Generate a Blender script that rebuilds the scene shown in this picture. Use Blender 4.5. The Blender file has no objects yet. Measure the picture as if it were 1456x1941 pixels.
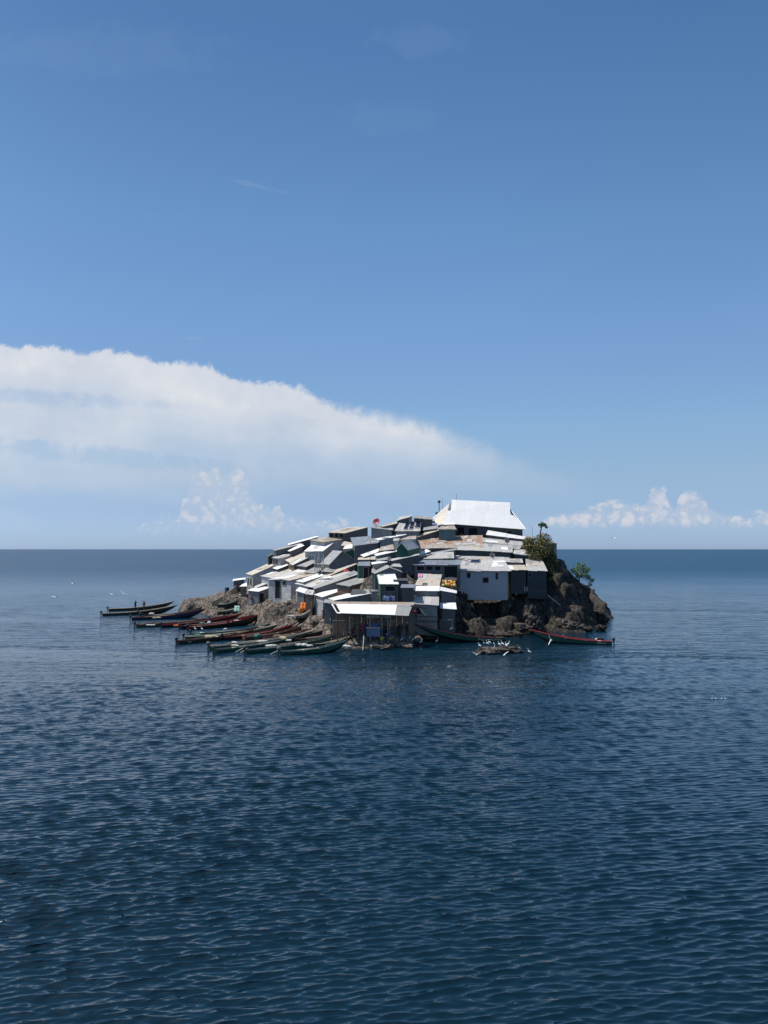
import bpy, bmesh, math, random
import numpy as np
from mathutils import Vector, Matrix
random.seed(7); rng = np.random.default_rng(7)
SC = bpy.context.scene; COL = SC.collection
R = math.radians
# ------------------------------------------------------------------ camera
CAM_H = 12.0; PITCH = R(2.77); FPX = 1458.0
cd = bpy.data.cameras.new('camera'); cam = bpy.data.objects.new('camera', cd); COL.objects.link(cam)
cam.location = (0, 0, CAM_H); cam.rotation_euler = (R(90) + PITCH, 0, 0)
cd.sensor_fit = 'VERTICAL'; cd.sensor_height = 34.6; cd.lens = 34.6 * FPX / 1941.0
cd.clip_start = 0.5; cd.clip_end = 200000
SC.camera = cam

def ray(px, py):
    """direction (x, y, z) with y == 1 of the sight line through a photo pixel"""
    a = (px - 728.0) / FPX; b = (970.5 - py) / FPX
    y = math.cos(PITCH) - b * math.sin(PITCH); z = math.sin(PITCH) + b * math.cos(PITCH)
    return Vector((a / y, 1.0, z / y))
def at(px, py, Y):
    d = ray(px, py); return Vector((d.x * Y, Y, CAM_H + d.z * Y))
def onz(px, py, z=0.0):
    d = ray(px, py); Y = (z - CAM_H) / d.z; return Vector((d.x * Y, Y, z))

# ------------------------------------------------------------------ node helpers
def newmat(name):
    m = bpy.data.materials.new(name); m.use_nodes = True
    nt = m.node_tree; b = nt.nodes['Principled BSDF']
    return m, nt, b
def N(nt, typ, **kw):
    n = nt.nodes.new(typ)
    for k, v in kw.items():
        if k.startswith('i_'): n.inputs[k[2:].replace('_', ' ')].default_value = v
        else: setattr(n, k, v)
    return n
def L(nt, a, b): nt.links.new(a, b)
def M(nt, op, a, b=None, c=None, clamp=False):
    n = nt.nodes.new('ShaderNodeMath'); n.operation = op; n.use_clamp = clamp
    for i, v in enumerate((a, b, c)):
        if v is None: continue
        if isinstance(v, (int, float)): n.inputs[i].default_value = v
        else: L(nt, v, n.inputs[i])
    return n.outputs[0]
def MR(nt, v, a, b, c=0.0, d=1.0, typ='SMOOTHSTEP'):
    n = nt.nodes.new('ShaderNodeMapRange'); n.interpolation_type = typ; L(nt, v, n.inputs[0])
    for i, x in enumerate((a, b, c, d)):
        if isinstance(x, (int, float)): n.inputs[i + 1].default_value = x
        else: L(nt, x, n.inputs[i + 1])
    return n.outputs[0]
def MIX(nt, f, a, b, mode='MIX'):
    n = nt.nodes.new('ShaderNodeMix'); n.data_type = 'RGBA'; n.blend_type = mode
    for s, v in ((0, f), (6, a), (7, b)):
        if isinstance(v, (int, float)): n.inputs[s].default_value = v
        elif isinstance(v, tuple): n.inputs[s].default_value = (*v[:3], 1)
        else: L(nt, v, n.inputs[s])
    return n.outputs[2]
def NOISE(nt, vec, scale, detail=4.0, rough=0.5, dist=0.0):
    n = N(nt, 'ShaderNodeTexNoise'); n.inputs['Scale'].default_value = scale; n.inputs['Detail'].default_value = detail
    n.inputs['Roughness'].default_value = rough; n.inputs['Distortion'].default_value = dist
    if vec is not None: L(nt, vec, n.inputs['Vector'])
    return n.outputs[0]
def VEC(nt, x, y, z=0.0):
    n = N(nt, 'ShaderNodeCombineXYZ')
    for i, v in enumerate((x, y, z)):
        if isinstance(v, (int, float)): n.inputs[i].default_value = v
        else: L(nt, v, n.inputs[i])
    return n.outputs[0]
def CURVE(nt, v, pts):
    n = N(nt, 'ShaderNodeFloatCurve'); c = n.mapping.curves[0]
    while len(c.points) > 2: c.points.remove(c.points[1])
    c.points[0].location = pts[0]; c.points[-1].location = pts[-1]
    for p in pts[1:-1]: c.points.new(*p)
    n.mapping.update(); L(nt, v, n.inputs['Value']); return n.outputs[0]

# ------------------------------------------------------------------ light
SUN_EL = R(60); SUN_AZ = R(-80)            # azimuth from +Y (away from camera) towards +X
sl = bpy.data.lights.new('sun', 'SUN'); so = bpy.data.objects.new('sun', sl); COL.objects.link(so)
sl.energy = 5.0; sl.angle = R(0.53); sl.color = (1.0, 0.95, 0.87)
to_sun = Vector((math.sin(SUN_AZ) * math.cos(SUN_EL), math.cos(SUN_AZ) * math.cos(SUN_EL), math.sin(SUN_EL)))
so.rotation_euler = to_sun.to_track_quat('Z', 'Y').to_euler()

# ------------------------------------------------------------------ sky and clouds
W = bpy.data.worlds.new('World'); SC.world = W; W.use_nodes = True
nt = W.node_tree; bg = nt.nodes['Background']; SKS = 0.095; bg.inputs[1].default_value = SKS
sky = N(nt, 'ShaderNodeTexSky', sky_type='NISHITA', sun_disc=False, sun_elevation=SUN_EL, sun_rotation=SUN_AZ,
        altitude=1100, air_density=1.0, dust_density=0.9, ozone_density=1.6)
tc = N(nt, 'ShaderNodeTexCoord'); sp = N(nt, 'ShaderNodeSeparateXYZ'); L(nt, tc.outputs['Generated'], sp.inputs[0])
yy = M(nt, 'MAXIMUM', sp.outputs[1], 0.02)
U = M(nt, 'DIVIDE', sp.outputs[0], yy); V = M(nt, 'DIVIDE', sp.outputs[2], yy)
def uv(px, py): d = ray(px, py); return d.x, d.z
front = MR(nt, sp.outputs[1], 0.05, 0.3)
pos = VEC(nt, U, V, 0.0)
n_big = M(nt, 'SUBTRACT', NOISE(nt, pos, 9, 3, .55), 0.5)
n_mid = M(nt, 'SUBTRACT', NOISE(nt, pos, 26, 6, .6, .3), 0.5)
n_puff = M(nt, 'SUBTRACT', M(nt, 'MULTIPLY', M(nt, 'ABSOLUTE', M(nt, 'SUBTRACT', NOISE(nt, pos, 40, 4, .6, .25), .5)), 2.6), .19)
n_fine = M(nt, 'SUBTRACT', NOISE(nt, pos, 90, 6, .62, .4), 0.5)
def prof(pts, vmax=0.32):
    """float curve of cloud height over azimuth through the listed photo points"""
    u01 = MR(nt, M(nt, 'ADD', U, M(nt, 'MULTIPLY', n_mid, .03)) if vmax < .2 else U, -0.7, 0.7, typ='LINEAR')
    q = []
    for px, py in pts:
        u, v = uv(px, py); q.append(((u + 0.7) / 1.4, v / vmax))
    q = [(0.0, q[0][1])] + q + [(1.0, q[-1][1])]
    return M(nt, 'MULTIPLY', CURVE(nt, u01, q), vmax)
stretch = VEC(nt, M(nt, 'MULTIPLY', U, 0.28), M(nt, 'ADD', V, M(nt, 'MULTIPLY', U, 0.18)), 0.0)
n_str = NOISE(nt, stretch, 16, 5, .55, .5)
n_str2 = NOISE(nt, VEC(nt, M(nt, 'MULTIPLY', U, 0.2), V, 3.0), 22, 4, .5, .4)
# the large anvil bank
top = prof([(0, 650), (60, 652), (150, 662), (225, 664), (300, 683), (380, 688), (440, 716), (540, 722), (575, 733),
            (620, 752), (700, 770), (770, 780), (840, 797), (900, 820), (960, 846), (1040, 873), (1150, 915), (1456, 1000)])
dv = M(nt, 'SUBTRACT', top, V)                                  # > 0 inside
edge = M(nt, 'ADD', dv, M(nt, 'ADD', M(nt, 'MULTIPLY', n_mid, 0.022), M(nt, 'ADD', M(nt, 'MULTIPLY', n_puff, .012), M(nt, 'MULTIPLY', n_fine, 0.008))))
softw = MR(nt, U, -0.15, 0.22, 0.007, 0.05, 'LINEAR')
m_edge = MR(nt, edge, -0.002, softw)
ulo, vlo = uv(0, 925)
low = MR(nt, V, uv(0, 960)[1], uv(0, 800)[1])
body = M(nt, 'ADD', M(nt, 'MULTIPLY', low, 0.75), M(nt, 'MULTIPLY', M(nt, 'SUBTRACT', n_str, 0.5), 0.75))
crest = MR(nt, dv, 0.09, 0.0, 0.0, 0.35)
fr = MR(nt, U, 0.34, 0.02, 0.0, 1.0)
dens = M(nt, 'MULTIPLY', M(nt, 'MULTIPLY', m_edge, M(nt, 'ADD', body, crest, clamp=True)), fr)
# two blue rifts inside the bank
def rift(pcx, pcy, su, sv, slope):
    cu, cv = uv(pcx, pcy)
    a = M(nt, 'DIVIDE', M(nt, 'SUBTRACT', U, cu), su)
    b = M(nt, 'DIVIDE', M(nt, 'SUBTRACT', M(nt, 'SUBTRACT', V, cv), M(nt, 'MULTIPLY', M(nt, 'SUBTRACT', U, cu), slope)), sv)
    r2 = M(nt, 'ADD', M(nt, 'MULTIPLY', a, a), M(nt, 'MULTIPLY', b, b))
    r2 = M(nt, 'ADD', r2, M(nt, 'MULTIPLY', n_mid, 3.0))
    return MR(nt, r2, 1.0, 0.0)
rf = M(nt, 'ADD', M(nt, 'MULTIPLY', rift(60, 753, .20, .012, -.06), .28), M(nt, 'MULTIPLY', rift(170, 862, .26, .016, -.1), .42), clamp=True)
dens = M(nt, 'MULTIPLY', dens, M(nt, 'SUBTRACT', 1.0, rf))
# thin veil low in the sky
veil = M(nt, 'MULTIPLY', MR(nt, V, uv(0, 985)[1], uv(0, 900)[1]), MR(nt, V, uv(0, 860)[1], uv(0, 925)[1]))
veil = M(nt, 'MULTIPLY', M(nt, 'MULTIPLY', veil, M(nt, 'MULTIPLY', n_str2, 0.42)), MR(nt, U, .3, -.35))
# heaped clouds near the horizon
def heap(pts, base_py, base_soft, amp, dens_k):
    t = prof(pts, 0.16); vb = uv(700, base_py)[1]
    e = M(nt, 'ADD', M(nt, 'SUBTRACT', t, V), M(nt, 'ADD', M(nt, 'MULTIPLY', n_puff, amp * 1.2), M(nt, 'MULTIPLY', n_fine, amp * 1.6)))
    mt = MR(nt, e, -0.002, 0.007)
    bb = M(nt, 'ADD', M(nt, 'SUBTRACT', V, vb), M(nt, 'MULTIPLY', n_mid, .012))
    mb = MR(nt, bb, -base_soft, base_soft)
    tex = MR(nt, M(nt, 'ADD', M(nt, 'MULTIPLY', n_fine, .8), M(nt, 'ADD', n_puff, n_mid)), -.32, .12, .42, 1.0, 'LINEAR')
    return M(nt, 'MULTIPLY', M(nt, 'MULTIPLY', mt, mb), M(nt, 'MULTIPLY', tex, dens_k))
h1 = heap([(225, 1012), (262, 996), (290, 984), (320, 982), (342, 972), (352, 935), (362, 905), (395, 893), (425, 898), (437, 884), (460, 892),
           (470, 918), (480, 945), (505, 958), (530, 958), (545, 985), (590, 990), (640, 985), (690, 1000), (720, 1040)], 1003, .013, .014, .55)
h2 = heap([(960, 1045), (1015, 1000), (1050, 978), (1100, 966), (1140, 952), (1170, 948), (1215, 955), (1230, 946), (1237, 922), (1262, 920),
           (1268, 950), (1280, 962), (1290, 938), (1312, 930), (1340, 948), (1360, 968), (1390, 975), (1420, 982), (1440, 970), (1456, 966)], 996, .007, .009, .72)
# wisps high up
wz = M(nt, 'MULTIPLY', rift(800, 75, .07, .03, .0), .035)
wz = M(nt, 'ADD', wz, M(nt, 'MULTIPLY', rift(735, 222, .07, .03, 0), .02))
wz = M(nt, 'ADD', wz, M(nt, 'MULTIPLY', rift(470, 348, .055, .004, -.25), .06))
wz = M(nt, 'ADD', wz, M(nt, 'MULTIPLY', rift(200, 95, .2, .04, 0), .025))
wz = M(nt, 'ADD', wz, M(nt, 'MULTIPLY', rift(372, 641, .016, .003, 0), .1))
shade = MR(nt, M(nt, 'ADD', n_big, M(nt, 'MULTIPLY', n_mid, .5)), -.25, .25, 0, 1, 'LINEAR')
K = 1.0 / SKS
def sc(c): return tuple(x * K for x in c)
cbank = MIX(nt, shade, sc((.58, .64, .74)), sc((.78, .79, .82)))
cheap = MIX(nt, MR(nt, M(nt, 'ADD', M(nt, 'MULTIPLY', n_fine, .5), n_puff), -.2, .25), sc((.50, .57, .69)), sc((.72, .71, .74)))
lim = N(nt, 'ShaderNodeVectorMath', operation='MINIMUM'); L(nt, sky.outputs[0], lim.inputs[0]); lim.inputs[1].default_value = (9, 9, 9)
gr = N(nt, 'ShaderNodeGamma'); L(nt, lim.outputs[0], gr.inputs[0]); gr.inputs[1].default_value = 1.0
el = M(nt, 'ARCSINE', sp.outputs[2])
tr = N(nt, 'ShaderNodeValToRGB'); tr.color_ramp.interpolation = 'LINEAR'
L(nt, M(nt, 'DIVIDE', el, 1.6), tr.inputs[0])
stops = [(0.0, (.63, .86, 1.52)), (.05, (.70, .84, 1.21)), (.09, (.88, .96, 1.12)), (.156, (1.03, 1.17, 1.26)),
         (.28, (1.13, 1.34, 1.49)), (.40, (1.08, 1.39, 1.52)), (.605, (.80, 1.17, 1.39)), (.72, (.80, 1.12, 1.32)), (1.25, (1.0, 1.06, 1.12))]
while len(tr.color_ramp.elements) < len(stops): tr.color_ramp.elements.new(.5)
for e_, (p_, c_) in zip(tr.color_ramp.elements, stops): e_.position = p_ / 1.6; e_.color = (*[x / 1.6 for x in c_], 1)
tv = N(nt, 'ShaderNodeVectorMath', operation='SCALE'); L(nt, tr.outputs[0], tv.inputs[0]); tv.inputs['Scale'].default_value = 1.6
lr = MR(nt, U, -.45, .25, .87, 1.0)
tv2 = N(nt, 'ShaderNodeVectorMath', operation='SCALE'); L(nt, tv.outputs[0], tv2.inputs[0]); L(nt, M(nt, 'ADD', M(nt, 'MULTIPLY', M(nt, 'MULTIPLY', M(nt, 'SUBTRACT', lr, 1.0), MR(nt, el, .0, .22)), front), 1.0), tv2.inputs['Scale'])
tint = tv2.outputs[0]
c = MIX(nt, 1.0, gr.outputs[0], tint, 'MULTIPLY')
def fm(f): return M(nt, 'MULTIPLY', M(nt, 'MULTIPLY', f, front), 1.0, clamp=True)
c = MIX(nt, fm(wz), c, sc((.62, .68, .78)))
c = MIX(nt, fm(veil), c, sc((.62, .63, .71)))
c = MIX(nt, fm(M(nt, 'MULTIPLY', dens, .95)), c, cbank)
c = MIX(nt, fm(h1), c, cheap)
c = MIX(nt, fm(h2), c, cheap)
L(nt, c, bg.inputs[0])
SC.view_settings.view_transform = 'Standard'; SC.view_settings.look = 'None'
SC.view_settings.exposure = 0.0; SC.view_settings.gamma = 1.0
SC.render.film_transparent = False
SC.cycles.max_bounces = 6; SC.cycles.diffuse_bounces = 3; SC.cycles.glossy_bounces = 3
SC.cycles.caustics_reflective = False; SC.cycles.caustics_refractive = False
SC.cycles.use_denoising = True; SC.cycles.sample_clamp_direct = 1.6; SC.cycles.sample_clamp_indirect = 1.2

# ------------------------------------------------------------------ object helpers
def link(name, me, mats, parent=None):
    o = bpy.data.objects.new(name, me); COL.objects.link(o)
    for m in (mats if isinstance(mats, (list, tuple)) else [mats]): me.materials.append(m)
    if parent is not None: o.parent = parent
    return o
def tag(o, label, cat, group=None):
    o['label'] = label; o['category'] = cat
    if group: o['group'] = group
    return o
def structure(o): o['kind'] = 'structure'; return o
def empty(name, loc=(0, 0, 0)):
    o = bpy.data.objects.new(name, None); COL.objects.link(o); o.location = loc; o.empty_display_size = .2; return o

# ------------------------------------------------------------------ water
def build_water():
    k = 0.0022; r0, r1 = 13.0, 90000.0
    rows = [r0]
    while rows[-1] < 700: rows.append(rows[-1] * (1 + (.00125 if rows[-1] < 95 else (.0018 if rows[-1] < 230 else .005))))
    while rows[-1] < r1: rows.append(rows[-1] * 1.08)
    rows = np.array(rows)
    a_in = np.arange(-0.60, 0.6001, k)
    a_out = np.linspace(0.62, 1.5, 24)
    ang = np.concatenate([-a_out[::-1], a_in, a_out])
    dr = np.gradient(rows)
    RR, AA = np.meshgrid(rows, ang, indexing='ij')
    X = (RR * np.sin(AA)).ravel(); Y = (RR * np.cos(AA)).ravel()
    step = np.repeat(dr, len(ang)); step[np.abs(AA.ravel()) > .61] = 5.0
    Z = np.zeros_like(X); DX = np.zeros_like(X); DY = np.zeros_like(X)
    sel = np.where(RR.ravel() < 650)[0]
    xs, ys, st = X[sel], Y[sel], step[sel]; rs_ = np.hypot(xs, ys)
    z = np.zeros_like(xs); dx = np.zeros_like(xs); dy = np.zeros_like(xs)
    g = np.random.default_rng(3)
    nw = 96
    lam = np.concatenate([np.exp(g.uniform(math.log(0.14), math.log(.62), 76)), np.exp(g.uniform(math.log(.62), math.log(4.5), nw - 76))])
    # patchiness: gusts
    gust = 0.85 + 0.22 * np.sin(xs * .045 + ys * .021 + 1.3) * np.sin(ys * .06 - xs * .018) + .12 * np.sin(xs * .17 - ys * .11)
    for lm in lam:
        th = g.normal(R(98), R(13 if lm < .62 else 14))        # travel direction; crests roughly across the view
        kk = 2 * math.pi / lm; kx, ky = kk * math.cos(th), kk * math.sin(th)
        slope = .009 + 0.043 * math.exp(-(math.log(lm / .36) ** 2) / (2 * .60 ** 2))
        a = slope / kk
        w = np.clip((lm / st - 3.2) / 2.0, 0, 1) * np.clip((lm / max(abs(math.cos(th)), .02) / (k * rs_) - 3.2) / 2.0, 0, 1) * gust
        ph = kx * xs + ky * ys + g.uniform(0, 6.283)
        s_, c_ = np.sin(ph), np.cos(ph)
        z += a * w * c_; q = 1.3
        dx -= q * a * w * (kx / kk) * s_; dy -= q * a * w * (ky / kk) * s_
    Z[sel] = z; DX[sel] = dx; DY[sel] = dy
    X += DX; Y += DY
    n, m = RR.shape
    idx = np.arange(n * m).reshape(n, m)
    f = np.stack([idx[:-1, :-1], idx[:-1, 1:], idx[1:, 1:], idx[1:, :-1]], -1).reshape(-1, 4)[:, ::-1]
    me = bpy.data.meshes.new('water')
    me.vertices.add(n * m); me.vertices.foreach_set('co', np.stack([X, Y, Z], -1).ravel().astype(np.float32))
    me.loops.add(f.size); me.loops.foreach_set('vertex_index', f.ravel().astype(np.int32))
    me.polygons.add(len(f)); me.polygons.foreach_set('loop_start', np.arange(0, f.size, 4, dtype=np.int32))
    me.polygons.foreach_set('loop_total', np.full(len(f), 4, np.int32))
    me.polygons.foreach_set('use_smooth', np.ones(len(f), bool))
    me.update(); me.validate()
    m_, nt, b = newmat('lake_water')
    geo = N(nt, 'ShaderNodeNewGeometry'); P = geo.outputs['Position']
    mp = N(nt, 'ShaderNodeMapping'); L(nt, P, mp.inputs[0]); mp.inputs['Scale'].default_value = (.33, 1, 1); mp.inputs['Rotation'].default_value = (0, 0, R(-7))
    f1 = NOISE(nt, mp.outputs[0], 4.5, 1.5, .5, .3)
    mp2 = N(nt, 'ShaderNodeMapping'); L(nt, P, mp2.inputs[0]); mp2.inputs['Scale'].default_value = (.38, 1, 1); mp2.inputs['Rotation'].default_value = (0, 0, R(9))
    f2 = NOISE(nt, mp2.outputs[0], 4.2, 2, .5, .3)
    mp3 = N(nt, 'ShaderNodeMapping'); L(nt, P, mp3.inputs[0]); mp3.inputs['Scale'].default_value = (.22, 1, 1); mp3.inputs['Rotation'].default_value = (0, 0, R(-4))
    f3 = NOISE(nt, mp3.outputs[0], .62, 3, .6, .2)
    wind = NOISE(nt, P, .022, 3, .5, .4)
    spw = N(nt, 'ShaderNodeSeparateXYZ'); L(nt, P, spw.inputs[0])
    h = M(nt, 'ADD', M(nt, 'MULTIPLY', f1, .008), M(nt, 'MULTIPLY', f2, M(nt, 'ADD', MR(nt, spw.outputs[1], 22, 80, .01, .18), 0.0)))
    h = M(nt, 'ADD', h, M(nt, 'MULTIPLY', f3, MR(nt, spw.outputs[1], 40, 130, 0.0, 1.0)))
    ms = N(nt, 'ShaderNodeMapping'); L(nt, P, ms.inputs[0]); ms.inputs['Scale'].default_value = (.0016, .011, 1); ms.inputs['Rotation'].default_value = (0, 0, R(4))
    sl_ = NOISE(nt, ms.outputs[0], 1.0, 3, .5, .8); slick = MR(nt, M(nt, 'ABSOLUTE', M(nt, 'SUBTRACT', sl_, .5)), .0, .022, .55, 1.0)
    h = M(nt, 'MULTIPLY', h, M(nt, 'MULTIPLY', slick, MR(nt, wind, .3, .7, .7, 1.15)))
    bp = N(nt, 'ShaderNodeBump'); bp.inputs['Strength'].default_value = 1.0; bp.inputs['Distance'].default_value = .55
    L(nt, h, bp.inputs['Height']); L(nt, bp.outputs[0], b.inputs['Normal'])
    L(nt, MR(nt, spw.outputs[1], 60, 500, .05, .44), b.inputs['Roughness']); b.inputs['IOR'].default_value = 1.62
    L(nt, MIX(nt, MR(nt, spw.outputs[1], 40, 300), (.001, .013, .021), (.001, .040, .088)), b.inputs['Base Color'])  # bluer and brighter far out, painted to make up for weaker sky reflection
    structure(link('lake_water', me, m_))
build_water()

# ================================================================== materials for the island
def rgb(*c): return (*c, 1)
def sheet_mat(name, base, rust=0.0, seam_u=0.83, seam_v=2.6, vary=.16, rough=.5, dirt=.35, corr=True, sw=(.07, .03), sk=(.35, .3)):
    """corrugated metal sheets laid side by side; UV is in metres"""
    m, nt, b = newmat(name)
    uv = N(nt, 'ShaderNodeUVMap'); s = N(nt, 'ShaderNodeSeparateXYZ'); L(nt, uv.outputs[0], s.inputs[0])
    oi = N(nt, 'ShaderNodeObjectInfo')
    u, v = s.outputs[0], s.outputs[1]
    iu = M(nt, 'FLOOR', M(nt, 'DIVIDE', u, seam_u))
    v2 = M(nt, 'ADD', v, M(nt, 'MULTIPLY', M(nt, 'MODULO', iu, 2.0), seam_v * .13))
    iv = M(nt, 'FLOOR', M(nt, 'DIVIDE', v2, seam_v))
    wn = N(nt, 'ShaderNodeTexWhiteNoise', noise_dimensions='4D'); L(nt, VEC(nt, iu, iv, 0.0), wn.inputs['Vector']); L(nt, oi.outputs['Random'], wn.inputs['W'])
    geo = N(nt, 'ShaderNodeNewGeometry'); P = geo.outputs['Position']
    blot = NOISE(nt, P, 1.3, 5, .6, .3); fine = NOISE(nt, P, 7.0, 4, .6)
    streak = NOISE(nt, VEC(nt, M(nt, 'MULTIPLY', u, 5.0), M(nt, 'MULTIPLY', v, .35), oi.outputs['Random']), 1.6, 4, .6)
    val = M(nt, 'ADD', 1.0 - vary * .5 - dirt * .28, M(nt, 'MULTIPLY', wn.outputs[0], vary))
    val = M(nt, 'ADD', val, M(nt, 'MULTIPLY', M(nt, 'ADD', blot, streak), dirt * .3))
    fu = M(nt, 'FRACT', M(nt, 'DIVIDE', u, seam_u)); su = M(nt, 'MULTIPLY', MR(nt, fu, 0.0, sw[0], sk[0], 0.0), 1.0)
    fv = M(nt, 'FRACT', M(nt, 'DIVIDE', v2, seam_v)); sv = MR(nt, fv, 0.0, sw[1], sk[1], 0.0)
    val = M(nt, 'MULTIPLY', val, M(nt, 'SUBTRACT', 1.0, M(nt, 'MAXIMUM', su, sv)))
    sc_ = N(nt, 'ShaderNodeVectorMath', operation='SCALE'); sc_.inputs[0].default_value = base; L(nt, val, sc_.inputs['Scale'])
    colr = sc_.outputs[0]
    # weathering: warm dirt and rust
    rmask = MR(nt, M(nt, 'ADD', M(nt, 'ADD', M(nt, 'MULTIPLY', blot, .55), M(nt, 'MULTIPLY', streak, .45)), M(nt, 'MULTIPLY', wn.outputs[0], .22)), .74 - .28 * rust, .82 - .2 * rust)
    if rust > .5: rmask = MR(nt, M(nt, 'ADD', M(nt, 'ADD', M(nt, 'MULTIPLY', blot, .4), M(nt, 'MULTIPLY', streak, .6)), M(nt, 'MULTIPLY', wn.outputs[0], .22)), .56, .68)
    rcol = MIX(nt, fine, (.20, .075, .032), (.44, .22, .11))
    colr = MIX(nt, M(nt, 'MULTIPLY', rmask, min(.85, .25 + rust)), colr, rcol)
    L(nt, colr, b.inputs['Base Color']); b.inputs['Roughness'].default_value = rough
    b.inputs['Metallic'].default_value = .15
    w = M(nt, 'SINE', M(nt, 'MULTIPLY', u, 2 * math.pi / .16))
    bp = N(nt, 'ShaderNodeBump'); bp.inputs['Strength'].default_value = .35; bp.inputs['Distance'].default_value = .012
    L(nt, M(nt, 'ADD', w if corr else fine, M(nt, 'MULTIPLY', blot, 5.0)), bp.inputs['Height']); L(nt, bp.outputs[0], b.inputs['Normal'])
    return m
def plain(name, col, rough=.7, vary=.3, scale=3.0, metallic=0.0, bump=0.0):
    m, nt, b = newmat(name)
    geo = N(nt, 'ShaderNodeNewGeometry'); n = NOISE(nt, geo.outputs['Position'], scale, 5, .6, .2)
    k = MR(nt, n, .3, .7, 1 - vary, 1 + vary * .6, 'LINEAR')
    s = N(nt, 'ShaderNodeVectorMath', operation='SCALE'); s.inputs[0].default_value = col; L(nt, k, s.inputs['Scale'])
    L(nt, s.outputs[0], b.inputs['Base Color']); b.inputs['Roughness'].default_value = rough; b.inputs['Metallic'].default_value = metallic
    if bump:
        bp = N(nt, 'ShaderNodeBump'); bp.inputs['Distance'].default_value = bump; L(nt, n, bp.inputs['Height']); L(nt, bp.outputs[0], b.inputs['Normal'])
    return m
MT = {
 'white': sheet_mat('painted_white_sheet', (.86, .85, .82), .0, dirt=.3, vary=.08, seam_v=4.2, sk=(.10, .12)),
 'pale': sheet_mat('pale_galvanised_sheet', (.50, .49, .465), .14, vary=.26, sk=(.22, .25)),
 'cream': sheet_mat('weathered_cream_sheet', (.56, .50, .41), .28, sk=(.22, .25)),
 'grey': sheet_mat('grey_galvanised_sheet', (.34, .34, .325), .10),
 'blue_grey': sheet_mat('blue_grey_sheet', (.22, .25, .29), .0),
 'tan': sheet_mat('tan_weathered_sheet', (.40, .34, .27), .45),
 'rusty': sheet_mat('rusty_sheet', (.46, .43, .38), .52, seam_v=1.9, vary=.3),
 'w_light': sheet_mat('light_wall_sheet', (.52, .51, .49), .14, seam_v=.42, vary=.34, sw=(.05, .10), sk=(.4, .4)),
 'w_grey': sheet_mat('grey_wall_sheet', (.24, .24, .235), .10, seam_v=1.1, vary=.25),
 'w_slate': sheet_mat('slate_wall_sheet', (.105, .113, .122), .05, seam_v=1.1, vary=.2),
 'w_blue': sheet_mat('blue_grey_wall_sheet', (.41, .40, .41), .03, seam_u=3.6, seam_v=.36, vary=.12, dirt=.8, corr=False, sw=(.01, .16), sk=(.1, .28)),
 'w_navy': sheet_mat('dark_slate_plank_wall', (.030, .042, .048), .03, seam_u=3.1, seam_v=.4, vary=.4, corr=False, sw=(.01, .14), sk=(.1, .4)),
 'w_dark': sheet_mat('dark_wall_sheet', (.085, .088, .09), .1),
 'w_green': sheet_mat('dark_green_wall_sheet', (.012, .085, .055), .0),
 'w_teal': sheet_mat('teal_grey_wall_sheet', (.11, .17, .18), .05),
 'w_brown': sheet_mat('brown_patched_wall', (.15, .12, .10), .5, seam_v=.7, vary=.5),
}
M_DARK = plain('dark_opening', (.012, .012, .014), .9)
M_FRAME = plain('grey_timber', (.30, .28, .25), .8)
M_FRAME_L = plain('pale_timber', (.55, .52, .46), .8)
M_TIMBER = plain('dark_timber', (.09, .07, .055), .85)
M_BLACK = plain('black_plastic', (.012, .012, .013), .4)
M_GREEN = plain('bright_green_paint', (.05, .28, .14), .6)

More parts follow.
